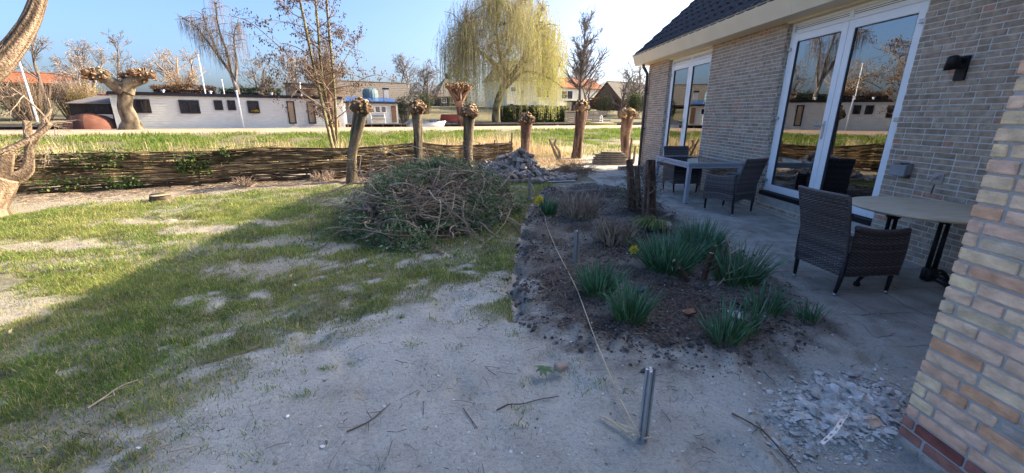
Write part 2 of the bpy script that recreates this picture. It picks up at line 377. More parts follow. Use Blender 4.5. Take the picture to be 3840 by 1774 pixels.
M['straw'] = mat('straw', None, scale=6, ramp=[(0.0,(0.30,0.20,0.11)),(0.5,(0.56,0.41,0.22)),(1.0,(0.74,0.60,0.36))], rough=0.85, trans=0.25)
M['willow_leaf'] = mat('willow_leaf', None, scale=3, ramp=[(0.0,(0.28,0.34,0.05)),(0.5,(0.45,0.50,0.075)),(1.0,(0.62,0.63,0.13))], rough=0.7, trans=0.4)
M['cone'] = mat('cone', (0.07,0.042,0.03), (0.12,0.075,0.05), 30)
M['soil_clod'] = mat('soil_clod', None, scale=30, ramp=[(0.0,(0.055,0.045,0.04)),(0.55,(0.115,0.095,0.082)),(0.85,(0.21,0.18,0.155)),(1.0,(0.40,0.36,0.32))], bump=0.6, bscale=120, dist=0.006)
M['pebble'] = mat('pebble', None, scale=20, ramp=[(0.0,(0.08,0.07,0.06)),(0.4,(0.32,0.29,0.25)),(0.8,(0.58,0.55,0.50)),(1.0,(0.78,0.76,0.72))], rough=0.7)
M['rubble'] = mat('rubble', None, scale=16, ramp=[(0.0,(0.34,0.32,0.29)),(0.6,(0.55,0.53,0.49)),(0.9,(0.70,0.68,0.64)),(1.0,(0.58,0.39,0.26))], bump=0.5, bscale=60, dist=0.01)
M['rope'] = mat('rope', (0.52,0.42,0.27), (0.66,0.55,0.37), 60)
# ================================================================== SETTING
def ground_material():
    m = bpy.data.materials.new('ground'); m.use_nodes = True
    nt = m.node_tree; nd = nt.nodes; lk = nt.links; b = nd['Principled BSDF']
    b.inputs['Roughness'].default_value = 0.95; b.inputs['Specular IOR Level'].default_value = 0.1
    tc = nd.new('ShaderNodeTexCoord')
    def noise(sc, det=6, rough=0.55):
        n = nd.new('ShaderNodeTexNoise'); n.inputs['Scale'].default_value = sc; n.inputs['Detail'].default_value = det; n.inputs['Roughness'].default_value = rough
        lk.new(tc.outputs['Object'], n.inputs['Vector']); return n.outputs['Fac']
    def ramp(fac, stops):
        r = nd.new('ShaderNodeValToRGB'); el = r.color_ramp.elements
        while len(el) < len(stops): el.new(0.5)
        for e, (p, c) in zip(el, stops): e.position = p; e.color = (*c, 1)
        lk.new(fac, r.inputs['Fac']); return r.outputs['Color']
    def att(n):
        a = nd.new('ShaderNodeAttribute'); a.attribute_name = n; return a.outputs['Fac']
    def mix(f, a, c):
        x = nd.new('ShaderNodeMix'); x.data_type = 'RGBA'; lk.new(f, x.inputs['Factor']); lk.new(a, x.inputs['A']); lk.new(c, x.inputs['B']); return x.outputs['Result']
    n_blot, n_mid, n_fine, n_grit = noise(1.7, 9, 0.68), noise(5, 8), noise(38, 6, 0.7), noise(170, 3, 0.8)
    def grit(colr, lo=0.72, hi=1.25):
        mr = nd.new('ShaderNodeMapRange'); mr.inputs['From Min'].default_value = 0.3; mr.inputs['From Max'].default_value = 0.7
        mr.inputs['To Min'].default_value = lo; mr.inputs['To Max'].default_value = hi; lk.new(n_grit, mr.inputs['Value'])
        v = nd.new('ShaderNodeVectorMath'); v.operation = 'SCALE'; lk.new(colr, v.inputs[0]); lk.new(mr.outputs['Result'], v.inputs['Scale']); return v.outputs['Vector']
    sand = ramp(n_mid, [(0.25,(0.45,0.44,0.385)),(0.5,(0.565,0.55,0.485)),(0.8,(0.655,0.64,0.57))])
    sand2 = ramp(n_fine, [(0.34,(0.18,0.168,0.14)),(0.5,(0.50,0.482,0.42)),(0.9,(0.60,0.58,0.51))])
    mm = nd.new('ShaderNodeMix'); mm.data_type = 'RGBA'; mm.inputs['Factor'].default_value = 0.42; lk.new(sand, mm.inputs['A']); lk.new(sand2, mm.inputs['B'])
    c = grit(mm.outputs['Result'], 0.74, 1.2)
    blot = ramp(n_blot, [(0.42,(1,1,1)),(0.64,(0.80,0.785,0.77))]); mb_ = nd.new('ShaderNodeVectorMath'); mb_.operation = 'MULTIPLY'; lk.new(c, mb_.inputs[0]); lk.new(blot, mb_.inputs[1]); c = mb_.outputs['Vector']
    dirt = grit(ramp(n_fine, [(0.3,(0.17,0.12,0.08)),(0.55,(0.33,0.245,0.165)),(0.8,(0.52,0.41,0.29))]))
    c = mix(att('damp'), c, dirt)
    turf = ramp(n_fine, [(0.3,(0.06,0.062,0.025)),(0.55,(0.16,0.145,0.068)),(0.8,(0.33,0.275,0.16))])
    c = mix(att('grass'), c, turf)
    straw = ramp(n_fine, [(0.3,(0.24,0.165,0.09)),(0.55,(0.45,0.34,0.19)),(0.8,(0.60,0.47,0.28))])
    c = mix(att('straw'), c, straw)
    soil = grit(ramp(n_fine, [(0.3,(0.035,0.028,0.023)),(0.5,(0.095,0.077,0.063)),(0.75,(0.25,0.215,0.18))]), 0.6, 1.35)
    c = mix(att('soil'), c, soil)
    pav = grit(ramp(n_mid, [(0.3,(0.44,0.425,0.375)),(0.5,(0.58,0.56,0.50)),(0.75,(0.68,0.66,0.59))]), 0.85, 1.12)
    pv = ramp(n_blot, [(0.36,(1,1,1)),(0.68,(0.60,0.565,0.53))]); pm = nd.new('ShaderNodeVectorMath'); pm.operation = 'MULTIPLY'; lk.new(pav, pm.inputs[0]); lk.new(pv, pm.inputs[1]); bk = nd.new('ShaderNodeTexBrick'); bk.inputs['Scale'].default_value = 1.0; bk.inputs['Brick Width'].default_value = 0.5; bk.inputs['Row Height'].default_value = 0.5; bk.inputs['Mortar Size'].default_value = 0.008; bk.inputs['Mortar Smooth'].default_value = 0.6
    bk.inputs['Color1'].default_value = (1, 1, 1, 1); bk.inputs['Color2'].default_value = (0.90, 0.89, 0.88, 1); bk.inputs['Mortar'].default_value = (0.60, 0.57, 0.53, 1)
    wv_ = nd.new('ShaderNodeVectorMath'); wv_.operation = 'SCALE'; wv_.inputs['Scale'].default_value = 0.035; nn_ = nd.new('ShaderNodeTexNoise'); nn_.inputs['Scale'].default_value = 6; lk.new(tc.outputs['Object'], nn_.inputs['Vector']); lk.new(nn_.outputs['Color'], wv_.inputs[0])
    av_ = nd.new('ShaderNodeVectorMath'); av_.operation = 'ADD'; lk.new(tc.outputs['Object'], av_.inputs[0]); lk.new(wv_.outputs['Vector'], av_.inputs[1]); lk.new(av_.outputs['Vector'], bk.inputs['Vector'])
    pj = nd.new('ShaderNodeVectorMath'); pj.operation = 'MULTIPLY'; lk.new(pm.outputs['Vector'], pj.inputs[0]); lk.new(bk.outputs['Color'], pj.inputs[1])
    c = mix(att('patio'), c, pj.outputs['Vector'])
    lk.new(c, b.inputs['Base Color'])
    bp = nd.new('ShaderNodeBump'); bp.inputs['Strength'].default_value = 0.75; bp.inputs['Distance'].default_value = 0.03
    ad = nd.new('ShaderNodeMath'); ad.operation = 'MULTIPLY_ADD'; lk.new(n_grit, ad.inputs[0]); ad.inputs[1].default_value = 0.25; lk.new(n_fine, ad.inputs[2])
    lk.new(ad.outputs['Value'], bp.inputs['Height']); lk.new(bp.outputs['Normal'], b.inputs['Normal'])
    return m
def axis(*segs):
    out = []
    for a, b, st in segs: out.append(np.arange(a, b, st))
    return np.concatenate(out+[[segs[-1][1]]])
gx = axis((-900,-120,130),(-120,-30,6),(-30,-14,0.8),(-14,-6,0.10),(-6,-3,0.05),(-3,3.4,0.03),(3.4,6,0.06),(6,14,0.35),(14,60,1.5),(60,200,14),(200,900,140))
gy = axis((-300,-20,40),(-20,0,2),(0,0.9,0.15),(0.9,5,0.03),(5,9,0.05),(9,14,0.09),(14,28,0.2),(28,48,0.35),(48,100,1.4),(100,900,80))
XX, YY = np.meshgrid(gx, gy); ZZ = ground_z(XX, YY)
mg = MB(); mg.grid(np.stack([XX, YY, ZZ], -1))
ground = mg.build('ground', ground_material(), smooth=True); tag(ground, 'sandy garden ground with worn lawn, planting bed and grassy bank', kind='structure')
gM, sM, stM, dM, dB_, dS_ = masks(XX.ravel(), YY.ravel())
tt_ = XX.ravel()*N[0]+YY.ravel()*N[1]
gM = np.where(tt_ > 41.3, 1.0, gM); stM = np.where(tt_ > 41.3, 0.0, stM)
pat = sstep(-0.15, 0.15, XX.ravel()-np.interp(YY.ravel(), [1.6,2.6,3.5,5.5,7.5,10,14], [2.9,2.9,3.0,3.05,3.2,2.9,2.8])+0.25*(fbm(XX.ravel()*2.5, YY.ravel()*2.5, 41)-0.5))*(tt_ < 13.2)*(YY.ravel() < 13.6)
for nme, arr in (('grass', gM*0.85), ('soil', sM), ('straw', stM), ('damp', dM), ('patio', pat)):
    a = ground.data.attributes.new(nme, 'FLOAT', 'POINT'); a.data.foreach_set('value', arr.astype(np.float32))

def strip_sheet(name, label, t0, t1, m, lift, s0=-140, s1=200, n=120, kind='structure'):
    ss = np.linspace(s0, s1, n*4); ts = np.linspace(t0, t1, 24)
    S_, T_ = np.meshgrid(ss, ts, indexing='ij')
    wob = 0.35*(fbm(S_*0.35, T_*0+3, 51, 3)-0.5)
    T_ = T_+np.where(T_ < t0+0.4, wob, 0)
    x = S_*U[0]+T_*N[0]; y = S_*U[1]+T_*N[1]
    mb = MB(); mb.grid(np.stack([x, y, np.interp(T_, TP, ZP)+lift], -1))
    return tag(mb.build(name, m, smooth=True), label, kind=kind)
M['gravel'] = mat('gravel', (0.40,0.265,0.17), (0.52,0.37,0.25), 1.3, bump=0.5, bscale=50, detail=9)
strip_sheet('path', 'pale pinkish gravel towpath along the canal', 26.7, 34.85, M['gravel'], 0.012)
M['water'] = mat('water', (0.012,0.018,0.016), (0.02,0.028,0.024), 1, rough=0.06, spec=0.6, bump=0.06, bscale=3)
mw = MB(); P4 = [C(-200,35.3,0.45), C(300,35.3,0.45), C(300,41.3,0.45), C(-200,41.3,0.45)]
mw.add(P4, [[0,1,2,3]]); tag(mw.build('water', M['water']), 'dark canal water behind the moored boats', kind='structure')

# ------------------------------------------------------------------ lawn
rng = np.random.default_rng(7)
def blades(mb, x, y, z, h, w, rngl, lean=0.5, tint=None):
    n = len(x); az = rngl.uniform(0, 2*np.pi, n); la = rngl.uniform(0, 2*np.pi, n); ll = rngl.uniform(0.1, 1, n)*lean
    px = np.cos(az)*w/2; py = np.sin(az)*w/2
    bx = np.cos(la)*ll*h; by = np.sin(la)*ll*h
    v = np.zeros((n, 5, 3))
    v[:, 0] = np.c_[x-px, y-py, z-0.005]; v[:, 1] = np.c_[x+px, y+py, z-0.005]
    v[:, 2] = np.c_[x+px*0.8+bx*0.35, y+py*0.8+by*0.35, z+h*0.6]; v[:, 3] = np.c_[x-px*0.8+bx*0.35, y-py*0.8+by*0.35, z+h*0.6]
    v[:, 4] = np.c_[x+bx, y+by, z+h*(1-0.25*ll)]
    b = np.arange(n)[:, None]*5
    t = rngl.uniform(0, 1, n) if tint is None else tint
    mb.add(v.reshape(-1, 3), (b+np.array([0,1,2,3])), 0, np.repeat(t, 5))
    f = b+np.array([3,2,4]); mb.F.append(f+mb.n-n*5); mb.MI.append(np.zeros(n, np.int32))
def lawn():
    mb = MB()
    for (x0, x1, y0, y1, cnt, hm, w) in ((-4.5,0.6,1.1,4.2,190000,0.034,0.0040),(-9,1.5,4.2,7.6,190000,0.040,0.0055),(-11.5,1.5,7.6,12.5,120000,0.045,0.008)):
        x = rng.uniform(x0, x1, cnt); y = rng.uniform(y0, y1, cnt)
        g = masks(x, y)[0]; keep = rng.uniform(0, 1, cnt) < g*0.85
        t = x*N[0]+y*N[1]; keep &= (t < 12.0) & (x < 1.6)
        x = x[keep]; y = y[keep]; g = g[keep]
        h = hm*rng.uniform(0.45, 1.5, len(x))*(0.55+0.6*g)*(0.5+1.0*fbm(x*3, y*3, 61, 3))
        dry = np.clip(rng.normal(0.58, 0.24, len(x))+0.7*(fbm(x*1.1, y*1.1, 62, 3)-0.5)-0.25*(1-g), 0, 1)
        dry = np.where(rng.uniform(0, 1, len(x)) < 0.18, rng.uniform(0, .2, len(x)), dry)
        blades(mb, x, y, ground_z(x, y), h, w*rng.uniform(0.6, 1.3, len(x)), rng, 1.3, dry)
    # straggling tufts that have crept out over the sand
    cx = rng.uniform(-3.0, 0.9, 420); cy = rng.uniform(1.15, 4.6, 420); d = in_poly(SAND, cx, cy); kp = (rng.uniform(0, 1, 420) < np.exp(np.minimum(d, 0)*1.5)*0.8) & (in_poly(BED, cx, cy) > 0.1); cx, cy = cx[kp], cy[kp]
    for a, b in zip(cx, cy):
        n = int(rng.integers(8, 46)); sg = rng.uniform(.012, .055); x = a+rng.normal(0, sg*1.5, n); y = b+rng.normal(0, sg, n)
        blades(mb, x, y, ground_z(x, y), rng.uniform(.012, .042, n), rng.uniform(.0025, .0045, n), rng, 2.0, np.clip(rng.normal(.6, .25, n), 0, 1))
    return mb.build('lawn_grass', M['grass'])
tag(lawn(), 'thin worn lawn grass breaking up into the sand', 'grass', kind='stuff')
def bank():
    mb = MB()
    for (s0, s1, t0, t1, cnt, h, w) in ((-16,16,13.5,20,90000,0.13,0.014),(-26,26,19,26.6,80000,0.16,0.024)):
        s = rng.uniform(s0, s1, cnt); t = rng.uniform(t0, t1, cnt); x = s*U[0]+t*N[0]; y = s*U[1]+t*N[1]
        g, so, stw = masks(x, y)[:3]
        clump = fbm(x*0.8, y*0.8, 71, 3)
        keep = (rng.uniform(0, 1, cnt) < g*sstep(0.25, 0.5, clump)) & ~((x > 4.6) & (y < 13.6))
        x, y, c = x[keep], y[keep], clump[keep]
        hh = h*rng.uniform(0.5, 1.4, len(x))*(0.5+c)
        blades(mb, x, y, ground_z(x, y), hh, w*rng.uniform(0.6, 1.4, len(x)), rng, 1.0, np.clip(0.25+0.8*c+rng.normal(0, 0.18, len(x)), 0, 1))
    return mb.build('bank_grass', M['bank_grass'])
tag(bank(), 'lush green grass on the bank below the towpath', 'grass', kind='stuff')
def reeds():
    mb = MB()
    cnt = 14000
    s = rng.uniform(-14, 10, cnt); t = rng.uniform(13.6, 18.5, cnt); x = s*U[0]+t*N[0]; y = s*U[1]+t*N[1]
    c = fbm(x*0.5, y*0.5, 81, 3); keep = (rng.uniform(0, 1, cnt) < sstep(0.38, 0.62, c+0.10*(16.5-t)/2)) & ~((x > 4.2) & (y < 14.5))
    x, y = x[keep], y[keep]; n = len(x)
    h = rng.uniform(0.35, 0.85, n)*np.where(rng.uniform(0, 1, n) < 0.5, 0.55, 1)
    blades(mb, x, y, ground_z(x, y), h, rng.uniform(0.010, 0.018, n), rng, 0.35, rng.uniform(0.3, 1, n))
    # felled stalks and clippings lying across one another
    cnt = 26000
    s = rng.uniform(-3, 9, cnt); t = rng.uniform(11.2, 17.5, cnt); x = s*U[0]+t*N[0]; y = s*U[1]+t*N[1]
    stw = masks(x, y)[2]; keep = (rng.uniform(0, 1, cnt) < stw*0.9) & ~((x > 4.4) & (y < 13.8)) & (x > -2.5)
    x, y = x[keep], y[keep]; n = len(x)
    blades(mb, x, y, ground_z(x, y)+rng.uniform(0, 0.10, n), rng.uniform(0.05, 0.16, n), rng.uniform(0.008, 0.016, n), rng, 2.6, rng.uniform(0, 1, n))
    return mb.build('reed_straw', M['straw'])
tag(reeds(), 'dry straw coloured reed stems and clippings behind the wattle fence', 'reeds', kind='stuff')

# small rocks made of jittered octahedra
def rocks(mb, x, y, z, r, rngl, flat=0.7, tint=None, jit=0.3):
    n = len(x)
    base = np.array([[1,0,0],[0,1,0],[-1,0,0],[0,-1,0],[0,0,1],[0,0,-1],[.7,.7,.45],[-.7,.7,.4],[-.7,-.7,.45],[.7,-.7,.4]])
    faces = np.array([[0,6,4],[6,1,4],[1,7,4],[7,2,4],[2,8,4],[8,3,4],[3,9,4],[9,0,4],[0,5,6],[6,5,1],[1,5,7],[7,5,2],[2,5,8],[8,5,3],[3,5,9],[9,5,0]])
    v = base[None]*rngl.uniform(1-jit, 1+jit, (n, 10, 1))
    v = v*np.stack([rngl.uniform(0.7, 1.3, n), rngl.uniform(0.7, 1.3, n), flat*rngl.uniform(0.6, 1.3, n)], -1)[:, None]
    a = rngl.uniform(0, 2*np.pi, n); ca, sa = np.cos(a)[:, None], np.sin(a)[:, None]
    w = np.stack([v[..., 0]*ca-v[..., 1]*sa, v[..., 0]*sa+v[..., 1]*ca, v[..., 2]], -1)
    tl = rngl.normal(0, 0.25, (n, 2)); w[..., 2] += w[..., 0]*tl[:, :1]+w[..., 1]*tl[:, 1:]
    w = w*r[:, None, None]+np.stack([x, y, z], -1)[:, None]
    t = rngl.uniform(0, 1, n) if tint is None else tint
    mb.add(w.reshape(-1, 3), (np.arange(n)[:, None, None]*10+faces[None]).reshape(-1, 3), 0, np.repeat(t, 10))
def scatter_rocks():
    mb = MB(); cnt = 34000
    x = rng.uniform(0, 3.3, cnt); y = rng.uniform(2.1, 9.9, cnt)
    d = in_poly(BED, x, y); keep = d < 0.10*rng.uniform(-2, 1, cnt)
    keep &= rng.uniform(0, 1, cnt) < np.where(y < 5, 1.0, 0.6)*sstep(0.3, 0.55, fbm(x*2.2, y*2.2, 91, 3))
    ex = np.interp(y, [2.3, 2.9, 3.65, 4.6, 5.9, 7.2, 9], [0.6, 0.2, 0.22, 0.32, 0.49, 0.74, 1.2])
    x, y, ex = x[keep], y[keep], ex[keep]
    r = rng.gamma(1.6, 0.0034, len(x))+0.0020
    edge = np.exp(-((x-ex)/0.16)**2); r = r*(1+1.5*edge*rng.uniform(0, 1, len(x)))
    rocks(mb, x, y, ground_z(x, y)+r*0.25, r, rng, 0.75, np.clip(rng.beta(1.6, 2.4, len(x)), 0, 1))
    tag(mb.build('soil_clods', M['soil_clod']), 'dark crumbly soil clods turned up in the planting bed', 'soil', kind='stuff')
    mb = MB(); cnt = 15000
    x = rng.uniform(-2.6, 3.4, cnt); y = rng.uniform(1.1, 9.5, cnt)
    g, so = masks(x, y)[:2]; keep = rng.uniform(0, 1, cnt) < np.clip(1-g*1.6, 0.03, 1)*np.where(y < 4, 0.75, 0.28)*(0.25+1.2*fbm(x*2, y*2, 95, 3))*np.where(so > .5, 0.35, 1)
    x, y = x[keep], y[keep]; r = rng.gamma(1.6, 0.0021, len(x))+0.0013
    rocks(mb, x, y, ground_z(x, y)+r*0.3, r, rng, 0.5, np.clip(rng.beta(2.6, 1.5, len(x)), 0, 1))
    tag(mb.build('shell_grit', M['pebble']), 'white shell grit and tiny pebbles strewn over the sand', 'grit', kind='stuff')
    mb = MB(); cnt = 7500
    a = rng.uniform(0, 2*np.pi, cnt); q = np.abs(rng.normal(0, 0.62, cnt))
    ux, uy = q*np.cos(a)*0.60, q*np.sin(a)*0.24
    x = 2.02+ux*0.75-uy*0.6; y = 1.86+ux*0.32+uy*0.9
    keep = (x < 2.08) | (y > 1.67)
    x, y, q = x[keep], y[keep], q[keep]
    r = rng.gamma(1.5, 0.0040, len(x))+0.0018
    r = np.where(rng.uniform(0, 1, len(x)) < 0.02, rng.uniform(0.018, 0.042, len(x)), r)*np.clip(1.25-0.5*q, 0.4, 1.2)
    rocks(mb, x, y, ground_z(x, y)+r*0.28, r, rng, 0.62, np.clip(rng.beta(2, 2, len(x))*0.95, 0, 1), 0.40)
    tag(mb.build('mortar_rubble', M['rubble']), 'grey crumbled mortar and concrete rubble at the foot of the yellow brick wall', 'rubble', kind='stuff')
    # dry litter: short bits of stalk and root on soil and sand
    mb = MB(); cnt = 9000
    x = rng.uniform(-3.5, 3.3, cnt); y = rng.uniform(1.2, 9.5, cnt)
    d = in_poly(BED, x, y); keep = rng.uniform(0, 1, cnt) < np.where(d < 0.05, 0.8, 0.42)*(0.1+1.5*sstep(.35, .7, fbm(x*1.7, y*1.7, 97, 3)))
    x, y = x[keep], y[keep]
    zz = ground_z(x, y)
    for i in range(len(x)):
        L = rng.uniform(0.008, 0.02) if rng.uniform() < .62 else rng.uniform(0.015, 0.065); an = rng.uniform(0, 2*np.pi); z0 = zz[i]+0.006
        dx, dy = math.cos(an)*L, math.sin(an)*L; k = rng.normal(0, 0.18)
        mb.tube([(x[i]-dx, y[i]-dy, z0+rng.uniform(0, .012)), (x[i]-dy*k, y[i]+dx*k, z0+0.006), (x[i]+dx, y[i]+dy, z0+rng.uniform(-.004, .012))], rng.uniform(0.0009, 0.0026), 3, 0, rng.uniform(0, 1), cap=False)
    cnt = 2600; xs = rng.uniform(-11.5, -2.2, cnt); ys = np.interp(xs, [-12.6,-10.4,-9.3,-8.5,-7.2,-5.8,-3.45,-2], [6.4,7.75,8.55,9.02,9.6,10.1,10.95,11.9])-np.abs(rng.normal(0, .55, cnt))-.05; zs = ground_z(xs, ys)
    for i in range(cnt):
        L = rng.gamma(2, .035)+.015; an = rng.normal(.4, .9); dx, dy = math.cos(an)*L, math.sin(an)*L
        mb.tube([(xs[i]-dx, ys[i]-dy, zs[i]+.008), (xs[i], ys[i], zs[i]+rng.uniform(.008, .02)), (xs[i]+dx, ys[i]+dy, zs[i]+rng.uniform(.004, .03))], rng.uniform(.002, .005), 3, 0, rng.uniform(.2, 1), cap=False)
    tag(mb.build('plant_litter', M['twig']), 'dry stalks and root bits littering the bed and sand', 'litter', kind='stuff')
scatter_rocks()
# ================================================================== HOUSE
def brickwork(mb, w, u0, u1, z0, z1, rngl, L=0.21, H=0.05, J=0.0115, tintf=None, bev=0.004, jit=0.0014, headend=None):
    """wild-bond brick faces; w(u, d, z) maps wall coordinates to the world; d is outward"""
    row = 0; z = z0
    while z < z1-0.01:
        zt = min(z+H, z1); u = u0-(rngl.choice([0.0, 0.5, 0.25, 0.75])*(L+J))
        while u < u1:
            l = L if rngl.uniform() < 0.74 else (L-J)/2
            a, b = max(u, u0), min(u+l, u1)
            if b-a > 0.03:
                k = MB(); o = rngl.normal(0, jit); zz = rngl.normal(0, 0.0008)
                k.bbox((a+rngl.normal(0, .0009), -0.02, z+zz), (b+rngl.normal(0, .0009), 0.0055+o, zt+zz+rngl.normal(0, .0009)), bev)
                v = w(np.concatenate(k.V)); t = tintf(z) if tintf else rngl.uniform()
                n0 = mb.n; mb.V.append(v); mb.T.append(np.full(len(v), t)); mb.n += len(v)
                for f in k.F: mb.F.append(f+n0)
                mb.MI += [np.zeros(len(f), np.int32) for f in k.F]
            u += l+J
        z += H+J; row += 1
rb = np.random.default_rng(11)
WX, Y_END, Y_IN = 4.85, 13.05, 1.64
DOORS = ((4.80, 7.08), (9.40, 11.62))
house = thing('brick_house', 'brown brick house with dark tiled roof, cream boxed gutter and white glazed double doors', 'house', (WX, 7.0, 0))
segs = ((Y_IN, DOORS[0][0]), (DOORS[0][1], DOORS[1][0]), (DOORS[1][1], Y_END))
wall = MB(); bricks = MB()
for a, b in segs: wall.box((WX, a, -0.2), (WX+0.30, b, 3.13))
for a, b in DOORS: wall.box((WX+0.002, a, -0.2), (WX+0.30, b, 0.255))
wall.box((WX+0.30, Y_END-0.3, -0.2), (12.0, Y_END, 3.13)); wall.box((11.7, -7, -0.2), (12.0, Y_END-0.3, 3.13))
gp = [(4.9, 3.13), (12.0, 3.13), (8.5, 6.75)]
wall.prism(gp, 0, 0.3, xf=lambda v: np.c_[v[:, 0], Y_END-0.3+v[:, 2], v[:, 1]])
wall.prism(gp, 0, 0.3, xf=lambda v: np.c_[v[:, 0], -7+v[:, 2], v[:, 1]])
# the room seen darkly behind the panes
room = MB()
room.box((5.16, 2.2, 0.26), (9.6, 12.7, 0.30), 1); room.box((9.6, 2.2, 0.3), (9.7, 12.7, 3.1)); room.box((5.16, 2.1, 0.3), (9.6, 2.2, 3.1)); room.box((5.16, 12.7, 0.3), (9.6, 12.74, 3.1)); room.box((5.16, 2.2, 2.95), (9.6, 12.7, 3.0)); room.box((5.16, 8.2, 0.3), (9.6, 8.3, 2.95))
for a, b in segs:
    brickwork(bricks, lambda v: np.c_[WX-v[:, 1], v[:, 0], v[:, 2]], a, b, 0.012, 3.10, rb,
              tintf=lambda z: rb.uniform(0.05, 0.93) if rb.uniform() > 0.05 else 1.0)
for (a, b) in DOORS:                                               # reveals of the door openings
    for yy, sgn in ((a, 1), (b, -1)):
        brickwork(bricks, lambda v, yy=yy, sgn=sgn: np.c_[WX+0.0+v[:, 0], yy+sgn*v[:, 1], v[:, 2]], 0.002, 0.10, 0.33, 3.10, rb, L=0.098, tintf=lambda z: rb.uniform(0.1, 0.7))
    brickwork(bricks, lambda v: np.c_[WX-v[:, 1]+0.001, v[:, 0], v[:, 2]], a, b, 0.0, 0.12, rb, tintf=lambda z: rb.uniform(0.3, 0.7))
wall_o = wall.build('wall', M['mortar'], house); wall_o['label'] = 'brown brick wall with pale mortar joints'
bricks.build('brickwork', M['brick'], wall_o, world=True) if False else None
def sub(mb, name, m, part, smooth=False):
    "a sub-part: child of a part whose own matrix is its thing's matrix"
    PMAT[part.name] = PMAT[part.parent.name]
    return mb.build(name, m, part, smooth=smooth)
sub(bricks, 'brick_facing', M['brick'], wall_o)
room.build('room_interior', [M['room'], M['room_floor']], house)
ledge = MB()
for a, b in DOORS: ledge.bbox((WX-0.004, a+0.01, 0.125), (WX+0.06, b-0.01, 0.258), 0.01)
ledge.bbox((WX-0.035, 5.3, -0.03), (WX-0.004, 8.2, 0.035), 0.008)
ledge.build('concrete_ledge', M['concrete'], house)
# tiled roof
PITCH = rad(42); cP, sP = math.cos(PITCH), math.sin(PITCH)
EX, EZ = 4.46, 3.36
slope = (8.5-EX)/cP
roof = MB(); yy = np.arange(-7.2, Y_END+0.13, 0.03)
prof = 0.016*np.cos((yy-Y_END)/0.30*2*np.pi)+0.010*np.cos((yy-Y_END)/0.15*2*np.pi+0.6)
nr = int(slope/0.335)+1
for r in range(nr):
    s0 = r*0.335-0.05; s1 = min(s0+0.40, slope+0.02)
    lines = []
    for (s, h, pf) in ((s0+0.005, -0.015, 1.0), (s0, 0.045, 1.0), (s0+0.012, 0.055, 1.0), (s1, 0.018, 0.8)):
        hh = h+prof*pf
        lines.append(np.c_[np.full(len(yy), EX+s*cP)-hh*sP, yy, EZ+s*sP+hh*cP])
    roof.grid(np.stack(lines))
for yv in (Y_END+0.12, -7.2):                                       # verge board under the tile ends
    roof.add([[EX, yv, EZ-0.10], [8.5, yv, EZ-0.10+(8.5-EX)*sP/cP], [8.5, yv, EZ+0.02+(8.5-EX)*sP/cP], [EX, yv, EZ+0.02]], [[0, 1, 2, 3]])
roof.add([[8.5, -7.2, 7.03], [8.5, Y_END+.12, 7.03], [12.55, Y_END+.12, 3.33], [12.55, -7.2, 3.33]], [[0, 1, 2, 3]])
roof.add([[EX, -7.2, EZ-0.03], [EX, Y_END+.1, EZ-0.03], [8.5, Y_END+.1, 6.98], [8.5, -7.2, 6.98]], [[0, 1, 2, 3]])
roof.tube([(8.5, -7.2, 7.03), (8.5, Y_END+.13, 7.03)], 0.10, 10)
roof.build('tiled_roof', M['roof_tile'], house)
g = MB()
pf = [(WX+0.05, 3.06), (4.52, 3.06), (4.43, 3.30), (4.43, 3.345), (WX+0.05, 3.345)]
g.prism(pf, 0, Y_END+0.33+7.0, xf=lambda v: np.c_[v[:, 0], v[:, 2]-7.0, v[:, 1]])
gut = g.build('boxed_gutter', M['cream'], house)
q = MB(); q.tube([(4.418, -7.0, 3.352), (4.418, Y_END+0.34, 3.352)], 0.017, 8); q.box((4.43, -7.0, 3.347), (4.60, Y_END+0.33, 3.356))
sub(q, 'zinc_edge', M['zinc'], gut)
for yv in (10.9, 6.55):
    q = MB(); q.add([[4.517, yv, 3.062], [4.4285, yv, 3.302], [4.4285, yv, 3.343], [4.4285, yv+.005, 3.343], [4.4285, yv+.005, 3.302], [4.517, yv+.005, 3.062]], [[0, 1, 4, 5], [1, 2, 3, 4]]); sub(q, 'gutter_joint', M['mortar_dark'], gut)
q = MB(); pz = [(4.62, 12.93, 3.07), (4.63, 12.93, 2.98), (4.70, 12.94, 2.90), (4.765, 12.95, 2.80), (4.77, 12.95, 2.6), (4.77, 12.95, 0.0)]
q.tube(pz, 0.042, 12); q.tube([(4.77, 12.95, 2.42), (4.77, 12.95, 2.30)], 0.052, 12); q.tube([(4.77, 12.95, 1.45), (4.77, 12.95, 1.40)], 0.050, 12)
dp = q.build('drainpipe', M['grey_pvc'], house, smooth=True)
for zz in (2.22, 1.2): q = MB(); q.box((4.76, 12.90, zz), (4.85, 13.0, zz+0.03)); sub(q, 'pipe_bracket', M['black'], dp)
